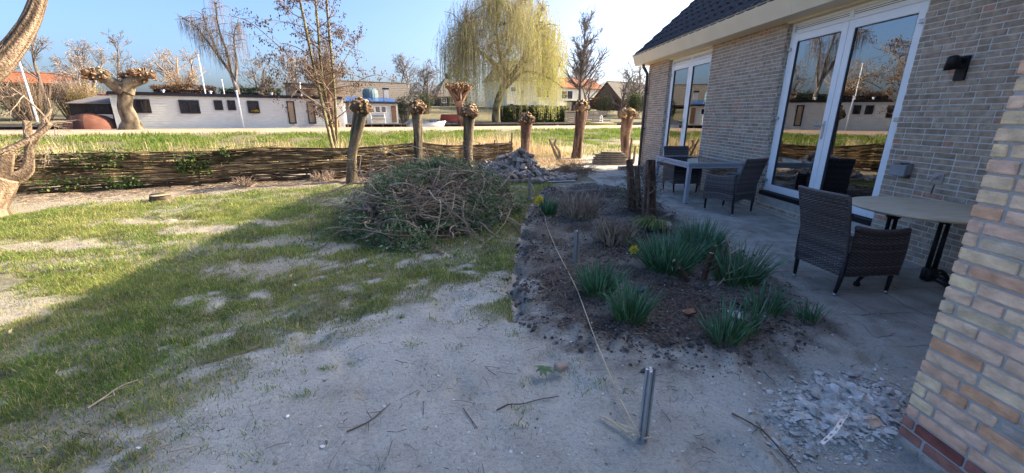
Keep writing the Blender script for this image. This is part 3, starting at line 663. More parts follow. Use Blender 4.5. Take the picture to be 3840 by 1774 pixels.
def door_unit(a, b):
    XF = WX+0.085; f = MB(); mid = (a+b)/2
    f.bbox((XF, a+.004, 0.335), (XF+0.07, a+0.065, 3.03), .004); f.bbox((XF, b-0.065, 0.335), (XF+0.07, b-.004, 3.03), .004)
    f.bbox((XF+.001, a+0.065, 2.865), (XF+0.07, b-0.065, 2.895), .004); f.bbox((XF+.001, a+0.065, 2.99), (XF+0.07, b-0.065, 3.03), .004); f.bbox((XF, mid-0.035, 2.896), (XF+0.07, mid+0.035, 2.989), .004)
    f.box((XF-0.10, a, 3.032), (XF+0.09, b, 3.14), 1); f.box((XF-0.102, a, 3.085), (XF-0.098, b, 3.09), 2)
    fr = f.build('french_door', [M['white'], M['cream'], M['mortar_dark']], house)
    t = MB(); t.bbox((XF-0.085, a+.005, 0.262), (XF+0.1, b-.005, 0.333), .004); sub(t, 'threshold', M['black'], fr)
    for s0, s1, hside in ((a+0.068, mid-0.004, 1), (mid+0.004, b-0.068, 0)):
        lf = MB(); st = 0.105; x0, x1 = XF-0.006, XF+0.055
        lf.bbox((x0, s0, 0.34), (x1, s0+st, 2.86), .005); lf.bbox((x0, s1-st, 0.34), (x1, s1, 2.86), .005)
        lf.bbox((x0+.001, s0+st, 0.34), (x1, s1-st, 0.455), .005); lf.bbox((x0+.001, s0+st, 2.75), (x1, s1-st, 2.86), .005)
        sub(lf, 'door_leaf', M['white'], fr)
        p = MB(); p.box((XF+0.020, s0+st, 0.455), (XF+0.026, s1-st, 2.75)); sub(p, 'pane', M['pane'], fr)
        k = MB()
        for e, sg in ((s0+st, 1), (s1-st, -1)): k.box((x0+0.008, min(e, e+sg*.008), .456), (XF+0.02, max(e, e+sg*.008), 2.749))
        k.box((x0+0.008, s0+st+.008, .456), (XF+.02, s1-st-.008, .464)); k.box((x0+0.008, s0+st+.008, 2.741), (XF+.02, s1-st-.008, 2.749)); sub(k, 'pane_seal', M['grey_pvc'], fr)
        v = MB(); v.bbox((XF+0.015, s0+0.02, 2.897), (XF+0.045, s1-0.02, 2.988), .004)
        v.box((XF+0.009, s0+0.04, 2.93), (XF+0.016, s1-0.04, 2.936), 1); v.box((XF+0.009, s0+0.04, 2.955), (XF+0.016, s1-0.04, 2.96), 1); sub(v, 'vent_grille', [M['white'], M['black']], fr)
        for zz in (0.50, 1.55, 2.62):
            h = MB(); yh = a+0.03 if hside else b-0.03
            h.bbox((XF-0.05, yh-0.055, zz), (XF-0.006, yh+0.075, zz+0.045), .005); h.tube([(XF-0.045, yh+(-.055 if hside else .05), zz-0.06), (XF-0.045, yh+(-.055 if hside else .05), zz+0.05)], 0.012, 8)
            sub(h, 'hinge', M['steel'], fr)
    hd = MB(); yh = mid+0.055
    hd.bbox((XF-0.020, yh-0.016, 1.28), (XF-0.006, yh+0.016, 1.54), .004); hd.tube([(XF-0.018, yh, 1.48), (XF-0.06, yh, 1.48), (XF-0.064, yh+0.02, 1.48), (XF-0.064, yh+0.125, 1.482)], 0.010, 8); hd.tube([(XF-0.024, yh, 1.345), (XF-0.018, yh, 1.345)], 0.011, 10)
    sub(hd, 'handle', M['steel'], fr)
    return fr
d1 = door_unit(*DOORS[0]); d2 = door_unit(*DOORS[1])
d1['label'] = 'white double glass door nearest the round table'; d2['label'] = 'white double glass door behind the dining table'

# ------------------------------------------------------------------ yellow brick wing in the foreground
XW = 2.11
wing = thing('brick_wing', 'yellow and salmon brick corner of the house wing in the near right', 'wall', (XW, Y_IN, 0))
m = MB(); m.box((XW+0.004, -6, -0.3), (XW+0.30, Y_IN-.004, 3.4)); m.box((XW+0.30, Y_IN-0.3, -0.3), (WX+0.02, Y_IN-.004, 3.4))
body = m.build('wall', M['mortar_dark'], wing)
yb = MB()
def ytint(z):
    u = rb.uniform()
    if z < 0.02: return rb.uniform(.94, 1)
    if z < 0.135: return rb.uniform(0, 0.14)
    if z < 0.55: return rb.choice([0.24, 0.5, 0.36, 0.7, 0.30, 0.42, 0.95, 0.8])
    return rb.uniform(0.34, 0.92) if u > 0.16 else (rb.uniform(0.95, 1) if u > 0.05 else rb.uniform(0.20, 0.30))
brickwork(yb, lambda v: np.c_[XW-v[:, 1], v[:, 0], v[:, 2]], 0.2, Y_IN+0.004, -0.04, 3.38, rb, H=0.052, J=0.0125, tintf=ytint, bev=0.0045, jit=0.0022)
brickwork(yb, lambda v: np.c_[v[:, 0], Y_IN+v[:, 1], v[:, 2]], XW+0.004, WX-0.01, -0.04, 3.38, rb, H=0.052, J=0.0125, tintf=ytint, bev=0.0045)
sub(yb, 'brick_facing', M['brick_yellow'], body)
m = MB(); m.box((XW-0.25, -6, 3.41), (WX, Y_IN+0.12, 3.6)); m.build('flat_roof', M['cream'], wing)

# ------------------------------------------------------------------ fittings on the house wall
lamp = thing('wall_lamp', 'black downlight lamp on the brown brick wall', 'lamp', (WX, 4.25, 2.08))
m = MB(); m.bbox((WX-0.034, 4.20, 1.965), (WX-0.006, 4.30, 2.20), .003); m.build('back_plate', M['black'], lamp)
m = MB(); m.tube([(WX-0.03, 4.25, 2.155), (WX-0.10, 4.25, 2.165)], 0.026, 14); m.build('arm', M['black'], lamp)
Rl = roty(rad(-14))
sh = MB(); prof = [(0.001, 0.075), (0.03, 0.073), (0.043, 0.062), (0.050, 0.035), (0.072, -0.055), (0.067, -0.055), (0.045, 0.03), (0.001, 0.05)]
sh.lathe(prof, sides=28); sv = np.concatenate(sh.V); sh.V = [sv@Rl.T+np.array([WX-0.13, 4.25, 2.13])]
sh.build('lamp_shade', M['black'], lamp, smooth=True)
lens = MB(); lens.lathe([(0.001, -0.035), (0.062, -0.035)], sides=24); sv = np.concatenate(lens.V); lens.V = [sv@Rl.T+np.array([WX-0.13, 4.25, 2.13])]; lens.build('lens', M['steel'], lamp)
hh = thing('hose_holder', 'grey plastic hose holder on the wall beside the glass door', 'hose holder', (WX, 4.55, 1.0))
m = MB()
for k in range(7):
    a0 = -0.085+k*0.17/7; zz = 1.0+0.035*((k-3)/3)**2
    m.bbox((WX-0.10, 4.55+a0, zz-0.075), (WX-0.012, 4.55+a0+0.0245, zz+0.045), .006)
m.bbox((WX-0.115, 4.455, 0.945), (WX-0.10, 4.645, 1.075), .006); m.build('cradle', M['zinc'], hh)
m = MB(); m.bbox((WX-0.013, 4.47, 0.92), (WX-0.006, 4.63, 1.09), .002); m.build('wall_bracket', M['grey_pvc'], hh)
tp = thing('outdoor_tap', 'small chrome outdoor tap on a metal plate above the round table', 'tap', (WX, 4.17, 0.97))
m = MB(); m.bbox((WX-0.015, 4.12, 0.91), (WX-0.006, 4.22, 1.03), .003); m.build('plate', M['steel'], tp)
m = MB(); m.tube([(WX-0.012, 4.17, 0.97), (WX-0.07, 4.17, 0.97), (WX-0.085, 4.17, 0.955), (WX-0.088, 4.17, 0.93)], 0.012, 10); m.tube([(WX-0.045, 4.17, 0.97), (WX-0.045, 4.17, 1.0)], 0.008, 8); m.tube([(WX-0.045, 4.135, 1.002), (WX-0.045, 4.205, 1.002)], 0.007, 8); m.build('spout', M['steel'], tp)
m = MB(); m.tube([(WX-0.008, 4.19, 0.90), (WX-0.009, 4.195, 0.87), (WX-0.008, 4.20, 0.80)], 0.006, 6); m.build('pipe', M['bark_red'], tp)

# ================================================================== FURNITURE
def weave(mb, Pf, nu, nv, amp=0.004, mid=0.5, both=True, rngl=rng, sub_=4):
    """wicker weave over a surface Pf(u, v) -> (points, normals): each row a rounded strand going over and under the stakes"""
    us = np.linspace(0, 1, nu*sub_+1)
    for r in range(nv):
        ph = np.pi*(r % 2); rows = []
        for e, hgt in ((0.04, -0.25), (0.5, 1.0), (0.96, -0.25)):
            v = np.full(len(us), (r+e)/nv); P, Nn = Pf(us, v)
            off = amp*(np.sin(us*nu*np.pi+ph)*0.9+hgt*0.7)
            rows.append(P+Nn*off[:, None])
        ti = np.clip(mid+rngl.normal(0, 0.16)+0.30*np.sin(us*nu*np.pi+ph), 0, 1)  # per-row tint, brighter where strands pass over: highlights put into the colour
        mb.grid(np.stack(rows), 0, np.tile(ti, 3))
        if both:
            rows = []
            for e, hgt in ((0.96, -0.25), (0.5, 1.0), (0.04, -0.25)):
                v = np.full(len(us), (r+e)/nv); P, Nn = Pf(us, v)
                off = amp*(-np.sin(us*nu*np.pi+ph)*0.9+hgt*0.7)+0.022
                rows.append(P-Nn*off[:, None])
            mb.grid(np.stack(rows), 0, np.tile(ti, 3))
def wicker_chair(label, loc, rz, dense=1.0, mid=0.45, arch=False, group='wicker armchairs on the patio'):
    """local frame: x right, y forward; origin on the ground under the seat"""
    c = thing('wicker_chair', label, 'chair', loc, rz, group)
    W, D = 0.285, 0.29
    nvr = lambda h: max(8, int(h/0.0125*dense)); nst = lambda l: max(6, int(l/0.030*dense))
    # back: leans back and flares a little; bottom at z .2
    def back(u, v):
        z = 0.20+v*0.74; y = -D+0.02-0.17*np.clip(v-0.32, 0, 1)**1.35*1.25-0.012*np.sin(v*3); wd = (W-0.02)*(0.93+0.10*v)
        x = (u-0.5)*2*wd; y = y-0.03*(1-(2*u-1)**2)*v
        if arch: z = z+0.06*np.clip(1-v*6, 0, 1)*(1-(2*u-1)**2)
        P = np.stack([x, y, z], -1); Nn = np.tile(np.array([0, -0.97, -0.2]), (len(u), 1)); return P, Nn
    b = MB(); weave(b, back, nst(0.56), nvr(0.74), mid=mid); uu = np.linspace(0, 1, 12)
    e1, _ = back(uu, np.full(12, 1.0)); e1[:, 1] += .011; b.tube(e1, 0.017, 8, 0, mid+.1)
    for uv in (0.0, 1.0):
        e2, _ = back(np.full(12, uv), uu); e2[:, 1] += .011; b.tube(e2, 0.014, 6, 0, mid)
    b.build('backrest', [M['wicker']], c, world=False, smooth=True)
    for sx in (-1, 1):
        def side(u, v, sx=sx):
            y = -D+0.02+u*(2*D-0.02); top = 0.635+0.035*(1-u)**2-0.02*np.sin(u*np.pi); bot = 0.20+(0.05*np.sin(u*np.pi) if arch else 0)
            z = bot+v*(top-bot); x = sx*(W+0.012*np.sin(v*np.pi)+0.010*v); y = y-0.02*v*(u-0.5)
            P = np.stack([x+0*u, y, z], -1); return P, np.tile(np.array([sx*1.0, 0, 0]), (len(u), 1))
        s = MB(); weave(s, side, nst(0.56), nvr(0.43), mid=mid-0.06)
        e, _ = side(uu, np.full(12, 1.0)); e[:, 0] -= sx*.011; s.tube(e, 0.021, 8, 0, mid+.08)
        e, _ = side(np.full(12, 1.0), uu); e[:, 0] -= sx*.011; s.tube(e, 0.014, 6, 0, mid)
        s.build('armrest', [M['wicker']], c, world=False, smooth=True)
    def front(u, v):
        x = (u-0.5)*2*(W-0.01); z = 0.22+v*0.20; P = np.stack([x, np.full(len(u), D-0.01), z], -1); return P, np.tile(np.array([0, 1.0, 0]), (len(u), 1))
    s = MB(); weave(s, front, nst(0.54), nvr(0.2), mid=mid)
    def top(u, v):
        P = np.stack([(u-0.5)*2*(W-0.02), -D+0.05+v*(2*D-0.06), np.full(len(u), 0.43)+0.0*v], -1); return P, np.tile(np.array([0, 0, 1.0]), (len(u), 1))
    weave(s, top, nst(0.54), nvr(0.5), mid=mid, both=False)
    s.build('seat', [M['wicker']], c, world=False, smooth=True)
    for sx in (-1, 1):
        for sy in (-1, 1):
            l = MB(); l.tube([(sx*(W-0.03), sy*(D-0.035), 0.40), (sx*(W-0.03), sy*(D-0.03), 0.20), (sx*(W-0.045), sy*(D-0.02), 0.018)], [0.021, 0.021, 0.015], 8, 0)
            lo = l.build('leg', M['wicker_core'], c, world=False, smooth=True)
            f = MB(); f.tube([(sx*(W-0.045), sy*(D-0.02), 0.03), (sx*(W-0.045), sy*(D-0.02), 0.0)], 0.0175, 10, 0)
            f.build('foot_cap', M['steel'], lo, world=False, smooth=True) if False else None
            PMAT[lo.name] = PMAT[c.name]; fo = f.build('foot_cap', M['steel'], lo, world=False, smooth=True)
    return c
wicker_chair('dark woven wicker armchair with its back to the bed at the round table', (3.45, 3.60, 0.0), rad(-86), 1.0, 0.42)
wicker_chair('brown wicker armchair angled at the near end of the aluminium dining table', (4.15, 6.80, 0.0), rad(24), 0.8, 0.55, True)
wicker_chair('brown wicker armchair pushed in behind the far end of the aluminium dining table', (4.16, 8.72, 0.0), rad(180), 0.7, 0.45, True)
t = thing('dining_table', 'rectangular aluminium garden table with a dark glass top', 'table', (4.2, 8.2, 0), rad(3))
x0, x1, y0, y1, zt = -0.54, 0.54, -0.70, 0.70, 0.765
m = MB(); m.bbox((x0, y0, zt-0.035), (x1, y0+0.055, zt), .004); m.bbox((x0, y1-0.055, zt-0.035), (x1, y1, zt), .004); m.bbox((x0, y0+0.055, zt-0.035), (x0+0.055, y1-0.055, zt), .004); m.bbox((x1-0.055, y0+0.055, zt-0.035), (x1, y1-0.055, zt), .004)
m.bbox((x0+.012, y0+.012, zt-0.065), (x1-.012, y1-.012, zt-0.040), .004); m.bbox((x0+.004, y0+.004, zt-0.100), (x1-.004, y1-.004, zt-0.069), .004)
m.build('table_frame', M['alu_frame'], t, world=False)
m = MB(); m.box((x0+0.055, y0+0.055, zt-0.012), (x1-0.055, y1-0.055, zt-0.004)); m.build('glass_top', M['table_glass'], t, world=False)
for sx in (-1, 1):
    for sy in (-1, 1):
        m = MB(); cx, cy = sx*(0.54-0.036), sy*(0.70-0.036); m.bbox((cx-.034, cy-.034, 0.0), (cx+.034, cy+.034, zt-0.10), .005); m.build('leg', M['alu_frame'], t, world=False)
t = thing('bistro_table', 'round stone topped bistro table with black cast iron legs', 'table', (4.15, 3.64, 0))
m = MB(); m.lathe([(0.001, 0.738), (0.545, 0.738), (0.570, 0.745), (0.582, 0.757), (0.577, 0.769), (0.555, 0.774), (0.001, 0.775)], (4.18, 3.64, 0), 64); m.build('table_top', M['stone_top'], t, smooth=True)
def pedestal(px, py, feet):
    m = MB()
    m.bbox((px-.075, py-.075, 0.70), (px+.075, py+.075, 0.737), .01); m.bbox((px-.05, py-.05, 0.64), (px+.05, py+.05, 0.70), .02)
    for dx, dy in ((-.022, .012), (.022, -.012)): m.tube([(px+dx, py+dy, 0.66), (px+dx, py+dy, 0.17)], [.017, .021], 10)
    m.bbox((px-.055, py-.05, 0.06), (px+.055, py+.05, 0.20), .02)
    for fx, fy in feet:
        k = np.linspace(0, 1, 9); X = px+(fx-px)*k; Y = py+(fy-py)*k
        m.tube(np.c_[X, Y, 0.13+0.035*np.sin(k*np.pi*.7)-0.115*k**2.2], 0.016, 8); m.tube(np.c_[X, Y, 0.085+0.03*np.sin(k*np.pi*.7)-0.07*k**2.2], 0.013, 8)
        m.lathe([(0.001, 0.045), (0.022, 0.04), (0.030, 0.02), (0.026, 0.0), (0.001, 0.0)], (fx, fy, 0), 12)
    m.build('pedestal', M['cast_iron'], t, smooth=True)
pedestal(3.97, 3.72, ((3.62, 3.57), (4.12, 4.02)))
pedestal(4.29, 3.52, ((4.22, 3.20), (4.66, 3.66)))
m = MB(); m.bbox((3.9, 3.42, 0.715), (4.36, 3.80, 0.737), .004); m.build('table_frame', M['cast_iron'], t)
# ================================================================== GARDEN
rg = np.random.default_rng(23)
def unit(v): v = np.asarray(v, float); return v/(np.linalg.norm(v)+1e-12)
def resample(P, n):
    P = np.asarray(P, float); m = len(P)
    if m > 2:                                            # Catmull-Rom through the given points
        Q = np.vstack([2*P[0]-P[1], P, 2*P[-1]-P[-2]]); out = []
        for u in np.linspace(0, m-1-1e-9, n):
            i = int(u); f = u-i; a, b, c, d = Q[i:i+4]
            out.append(0.5*((2*b)+(c-a)*f+(2*a-5*b+4*c-d)*f*f+(3*b-a-3*c+d)*f**3))
        return np.array(out)
    return P[0]+(P[-1]-P[0])*np.linspace(0, 1, n)[:, None]
def rtube(mb, P, r, sides=16, n=28, amp=0.12, freq=2.2, seed=0, mat=0, tint=0.5, lump=0.0):
    "a gnarled trunk or limb: smooth centre line, bark-ridged radius"
    Q = resample(P, n); rr = np.interp(np.linspace(0, 1, n), np.linspace(0, 1, len(r)), r)
    k0 = len(mb.V); mb.tube(Q, rr, sides, mat, tint)
    v = mb.V[k0].reshape(n, sides, 3); th = np.arange(sides)/sides*2*np.pi
    L = np.concatenate([[0], np.cumsum(np.linalg.norm(np.diff(Q, axis=0), axis=1))])
    a = fbm(np.cos(th)[None]*freq+seed*3.1+L[:, None]*0.8, np.sin(th)[None]*freq+L[:, None]*1.7+seed, seed, 4)-0.5
    if lump: a = a+lump*(fbm(np.cos(th)[None]*1.1+seed+9, np.sin(th)[None]*1.1+L[:, None]*2.6, seed+3, 2)-0.5)
    rk = max(2.0, 0.45*sides**.5*(rr.mean()/.1)**.35); ri = fbm(np.cos(th)[None]*rk*1.6+seed*1.3+0.35*L[:, None], np.sin(th)[None]*rk*1.6+L[:, None]*1.5+seed, seed+5, 3)
    mb.T[k0] = np.clip(.5+2.6*(ri-.5)+.9*a, 0, 1).reshape(-1)
    mb.V[k0] = (Q[:, None]+(v-Q[:, None])*(1+amp*2*a+.22*(ri-.5))[..., None]).reshape(-1, 3)
    return Q, rr
def blob(mb, c, r, seed, amp=0.3, mat=0, tint=0.4, freq=1.6, nu=10, nv=7):
    th = np.arange(nu)/nu*2*np.pi; ph = np.linspace(0.06, np.pi-0.06, nv)
    d = np.stack([np.outer(np.sin(ph), np.cos(th)), np.outer(np.sin(ph), np.sin(th)), np.repeat(np.cos(ph)[:, None], nu, 1)], -1)
    q = 1+amp*2*(fbm(d[..., 0]*freq+seed*1.7+d[..., 2], d[..., 1]*freq+seed*0.9-d[..., 2]*freq, seed, 3)-0.5)
    v = np.asarray(c)+d*q[..., None]*np.asarray(r); n0 = mb.n
    i = np.arange(nv-1)[:, None]*nu; j = np.arange(nu)[None]; k = (j+1) % nu
    mb.add(v.reshape(-1, 3), np.stack([i+j, i+nu+j, i+nu+k, i+k], -1).reshape(-1, 4), mat, tint)
    return mb
def stub(mb, p, d, L, r, cut=1, tint=0.4, cuttint=0.95):
    "short cut-off shoot with a pale sawn face"
    d = unit(d); e = p+d*L
    mb.tube([p, p+d*L*0.5, e], [r*1.15, r*1.0, r*0.95], 7, 0, tint, cap=False)
    a = np.eye(3)[np.argmin(np.abs(d))]; u = unit(np.cross(d, a)); w = np.cross(d, u); th = np.arange(7)/7*2*np.pi
    sl = rg.normal(0, 0.25)
    ring = e+(np.cos(th)[:, None]*u+np.sin(th)[:, None]*w)*r*0.97+d*(np.cos(th)*sl*r)[:, None]
    mb.add(np.vstack([ring, e+d*0.001]), [[i, (i+1) % 7, 7] for i in range(7)], 0, cuttint)
def cutdisc(mb, c, d, r, mat=0, tint=0.9, n=14):
    d = unit(d); a = np.eye(3)[np.argmin(np.abs(d))]; u = unit(np.cross(d, a)); w = np.cross(d, u); th = np.arange(n)/n*2*np.pi
    mb.add(np.vstack([np.asarray(c)+(np.cos(th)[:, None]*u+np.sin(th)[:, None]*w)*r, [c]]), [[i, (i+1) % n, n] for i in range(n)], mat, tint)

# ---- pollard willows in the garden row
def pollard(loc, h, rt, head, lean, seed, label, barkm, nst=46, face=(0, -1, 0.1)):
    loc = np.array(loc, float); t = thing('pollard_willow', label, 'tree', loc, 0, 'pollard willows along the wattle fence')
    top = loc+np.array([lean[0], lean[1], h]); m = MB()
    mid = loc+(top-loc)*0.5+np.array([-lean[0]*0.25+rg.normal(0, .03), 0, 0])
    rtube(m, [loc-[0, 0, .1], loc+(mid-loc)*0.5, mid, top+[0, 0, 0.05]], [rt*1.30, rt*1.04, rt*0.95, rt*0.98, rt*1.30], 18, 36, 0.16, 1.9, seed, lump=0.7)
    m.build('trunk', barkm, t, smooth=True)
    m = MB(); c = top+np.array([0, 0, head[2]*0.55])
    for k in range(30):
        d = unit(rg.normal(0, 1, 3)); d[2] = abs(d[2])*0.9-0.35; p = c+d*np.array(head)*np.array([0.62, 0.62, 0.62])
        r = rg.uniform(0.24, 0.44)*head[0]; blob(m, p, (r, r, r*0.85), seed*50+k, 0.5, 0, rg.uniform(0.15, 0.8), 2.4)
    blob(m, c-[0, 0, head[2]*0.2], np.array(head)*0.72, seed*7, 0.25, 0, 0.2)
    for k in range(nst):
        d = unit(rg.normal(0, 1, 3)+np.array(face)*0.5+[0, 0, 0.35]); d[2] = d[2]*0.9
        p = c+d*np.array(head)*rg.uniform(0.62, 0.84); stub(m, p, d+rg.normal(0, .35, 3)+[0, 0, .25], rg.uniform(0.02, 0.075), rg.uniform(0.018, 0.044)*(head[0]/0.3), 1, rg.uniform(0.35, 0.85), rg.uniform(0.86, 1))
    m.build('pollard_head', M['burl'], t, smooth=False)
    return t
pollard((-3.36,10.20,0), 1.62, 0.118, (0.27,0.25,0.24), (0.36,0.12), 1, 'slim leaning pollard willow nearest the lawn, first in front of the fence', M['bark'])
pollard((-1.97,11.60,0), 1.62, 0.120, (0.27,0.27,0.27), (0.06,0.0), 2, 'pollard willow with a round knobbly head directly behind the brush pile', M['bark'])
pollard((-0.62,12.45,0), 1.52, 0.135, (0.31,0.28,0.26), (0.05,0.0), 3, 'pollard willow at the left foot of the brick heap', M['bark'])
pollard((1.22,13.95,0), 1.34, 0.155, (0.30,0.28,0.24), (0.02,0.0), 4, 'short pollard willow standing right behind the brick heap', M['bark_red'])
pollard((3.38,16.0,0), 1.72, 0.175, (0.33,0.32,0.35), (0.12,0.0), 5, 'tall dark pollard willow beside the forked stump', M['bark_red'])
pollard((5.30,15.9,0), 1.50, 0.180, (0.40,0.34,0.28), (-0.06,0.0), 6, 'pollard willow behind the stacked slabs near the drainpipe', M['bark_red'])

# ---- wattle fence
FL = np.array([(-12.6,6.4),(-10.4,7.75),(-9.3,8.55),(-8.5,9.02),(-7.2,9.60),(-5.8,10.10),(-3.45,10.95),(-1.85,12.2),(-0.68,12.98),(0.78,13.75)])
fd = np.concatenate([[0], np.cumsum(np.linalg.norm(np.diff(FL, axis=0), axis=1))])
def fpos(s): return np.array([np.interp(s, fd, FL[:, 0]), np.interp(s, fd, FL[:, 1])])
fence = thing('wattle_fence', 'long woven willow wattle fence between lawn and bank', 'fence', (FL[5][0], FL[5][1], 0))
posts = list(np.arange(0.15, fd[-1], 0.56))+[fd[-1]-0.03]
def fnorm(s):
    a, b = fpos(max(s-0.2, 0)), fpos(min(s+0.2, fd[-1])); d = (b-a)/np.linalg.norm(b-a); return np.array([-d[1], d[0]])
for i, s in enumerate(posts):
    p = fpos(s); hgt = rg.uniform(0.76, 0.83) if i < len(posts)-1 else 1.05
    m = MB(); m.tube([(p[0], p[1], -0.1), (p[0]+rg.normal(0, .01), p[1], hgt*0.5), (p[0]+rg.normal(0, .012), p[1], hgt)], [0.024, 0.023, 0.021], 8, 0, rg.uniform(0.35, 0.8)); m.build('post', M['wattle'], fence)
wv = MB()
for r in range(96):
    z = 0.012+(r//2)*0.0163+.005*(r % 2)
    s = rg.uniform(-1.5, 0)
    while s < fd[-1]-0.1:
        L = rg.uniform(1.6, 3.4); a, b = max(s, 0.0), min(s+L, fd[-1]+rg.uniform(0, .14))
        if b-a > 0.3:
            dn = 0.55+0.45*math.sin(a*0.9)
            n = max(6, int((b-a)/0.10)); ss = np.linspace(a, b, n); P = np.array([fpos(k) for k in ss])
            side = np.sin((ss/0.56)*np.pi+np.pi*(r % 2)+rg.normal(0, .2)); nm = np.array([fnorm(k) for k in ss])
            rr = rg.uniform(0.0085, 0.0165)
            zz = z+0.017*np.sin(ss*rg.uniform(1.0, 2.4)+rg.uniform(0, 6))+rg.normal(0, 0.006)+0.012*(fbm(ss*2, ss*0+r, 5, 2)-.5)
            off = side*0.034+rg.normal(0, 0.005, n)
            zz = zz*(1-0.09*sstep(fd[-1]-3.2, fd[-1]-2.4, ss))*(1+0.02*np.sin(ss*1.7))
            sparse = sstep(3.2, 1.0, ss.mean())
            if rg.uniform() > 0.05+0.10*(dn > .8):
                wv.tube(np.c_[P+nm*off[:, None], zz], np.linspace(rr, rr*0.7, n), 5, 0, np.clip(rg.normal(0.36, 0.25)+.5*(fbm(ss*.5, ss*0+z*6, 15, 2)-.5), 0, 1), cap=False)  # broad rod tones put inner shade and highlights into the weave's colour
        s += L*rg.uniform(0.9, 1.02)
wv.build('woven_willow', M['wattle'], fence, smooth=True)
def leaf_cards(mb, P, size, rngl, tint=None, asp=0.55, up=0.3):
    n = len(P); d = rngl.normal(0, 1, (n, 3)); d[:, 2] -= 0.2; d /= np.linalg.norm(d, axis=1, keepdims=True)
    w = np.cross(d, rngl.normal(0, 1, (n, 3))+[0, 0, up]); w /= np.linalg.norm(w, axis=1, keepdims=True); sz = size*rngl.uniform(0.6, 1.3, (n, 1)); nn = np.cross(d, w)
    v = np.stack([P, P+d*sz*0.5+w*sz*asp*0.5+nn*sz*.06, P+d*sz, P+d*sz*0.5-w*sz*asp*0.5+nn*sz*.06], 1)
    t = rngl.uniform(0, 1, n) if tint is None else tint
    mb.add(v.reshape(-1, 3), np.arange(n)[:, None]*4+np.array([[0,1,2,3]]), 0, np.repeat(t, 4))
def ivy(label, s0, s1, z0, z1, n, big=0.05):
    m = MB(); s = rg.uniform(s0, s1, n); z = rg.uniform(z0, z1, n); keep = fbm(s*3, z*5, int(s0*10)+5, 2) > 0.44
    s, z = s[keep], z[keep]; P = np.array([np.r_[fpos(a)-fnorm(a)*rg.uniform(0.03, 0.12), b] for a, b in zip(s, z)])
    base = np.r_[fpos((s0+s1)/2), z0]; leaf_cards(m, P, big, rg, asp=0.9)
    for k in range(6):
        a = rg.uniform(s0, s1); q = [np.r_[fpos(a+j*rg.normal(.05, .12))-fnorm(a)*0.06, max(0, z0-0.1+j*(z1-z0+.1)/4)] for j in range(5)]; m.tube(q, 0.004, 4, 0, 0.0, cap=False)
    return tag(m.build('ivy_plant', M['ivy'], None, origin=base), label, 'plant', 'ivy plants climbing the wattle fence')
fs = lambda x: np.interp(x, FL[:, 0], fd)
ivy('pale leaved ivy patch hanging on the fence above the reddish twig tuft', fs(-6.9)-.1, fs(-6.9)+.55, 0.30, 0.72, 420, 0.06)
ivy('ivy clump at the foot of the fence beside the tree stump', fs(-7.7)-.45, fs(-7.7)+.35, 0.02, 0.28, 330)
ivy('ivy sprawling over the top left end of the fence', fs(-9.2), fs(-9.2)+1.3, 0.35, 0.85, 360)
ivy('ivy tangled on the fence top left of the pale ivy patch', fs(-8.1), fs(-8.1)+.8, 0.5, 0.86, 260)
ivy('ivy leaves low on the fence beside the pruned tree', fs(-9.2)+.1, fs(-9.2)+1.4, 0.05, 0.32, 240)
ivy('small ivy tuft on a post top right of the pale ivy patch', fs(-6.15), fs(-6.15)+.16, 0.62, 0.86, 90)

# ---- pruned tree and leaning tree at the left edge
t = thing('pruned_tree', 'stocky pruned tree with cut limbs at the left end of the fence', 'tree', (-7.85, 6.85, 0))
m = MB(); rtube(m, [(-8.04,6.70,-.15),(-8.0,6.75,.2),(-7.88,6.84,.48),(-7.80,6.90,.66)], [.40,.32,.31,.30], 44, 50, 0.17, 3.4, 41, lump=0.8)
m.build('trunk', M['bark_smooth'], t, smooth=True)
for P, r in (([(-7.70,6.98,.52),(-7.55,7.13,.64),(-7.49,7.2,.85),(-7.46,7.25,1.14),(-7.42,7.28,1.46)], [.11,.085,.062,.058,.05]),
             ([(-7.74,6.95,.55),(-7.69,7.0,.75),(-7.64,7.06,.98)], [.13,.095,.085]), ([(-7.85,6.85,.55),(-7.78,6.9,.8),(-7.75,6.95,1.0)], [.10,.08,.06]),
             ([(-7.46,7.24,1.05),(-7.36,7.34,1.25),(-7.26,7.44,1.5),(-7.22,7.5,1.66)], [.05,.042,.036,.03]), ([(-7.95,6.8,.5),(-8.0,6.75,.9),(-7.9,6.85,1.3)], [.10,.07,.05])):
    m = MB(); Q, rr = rtube(m, P, r, 12, 16, 0.10, 2.4, 43); cutdisc(m, Q[-1]+unit(Q[-1]-Q[-2])*.002, Q[-1]-Q[-2], rr[-1]*.95, 1)
    m.build('limb', [M['bark_smooth'], M['cutwood']], t, smooth=True)
def twigs(mb, p, d, L, r, depth, rngl, tint=0.5, spread=0.7, nch=3, wig=0.25, sides=4):
    n = 6; P = [np.array(p, float)]; d = unit(d)
    for i in range(n-1):
        d = unit(d+rngl.normal(0, wig, 3)); P.append(P[-1]+d*L/(n-1))
    mb.tube(P, np.linspace(r, r*0.5, n), sides, 0, np.clip(tint+rngl.normal(0, .12), 0, 1), cap=False)
    if depth > 0:
        for k in range(nch):
            i = rngl.integers(1, n); dd = unit(unit(P[i]-P[i-1])+rngl.normal(0, spread, 3)); twigs(mb, P[i], dd, L*rngl.uniform(0.45, 0.75), r*0.6, depth-1, rngl, tint, spread, nch, wig, max(3, sides-1))
t = thing('leaning_tree', 'thick leaning tree limb reaching in at the upper left', 'tree', (-7.4, 5.2, 0))
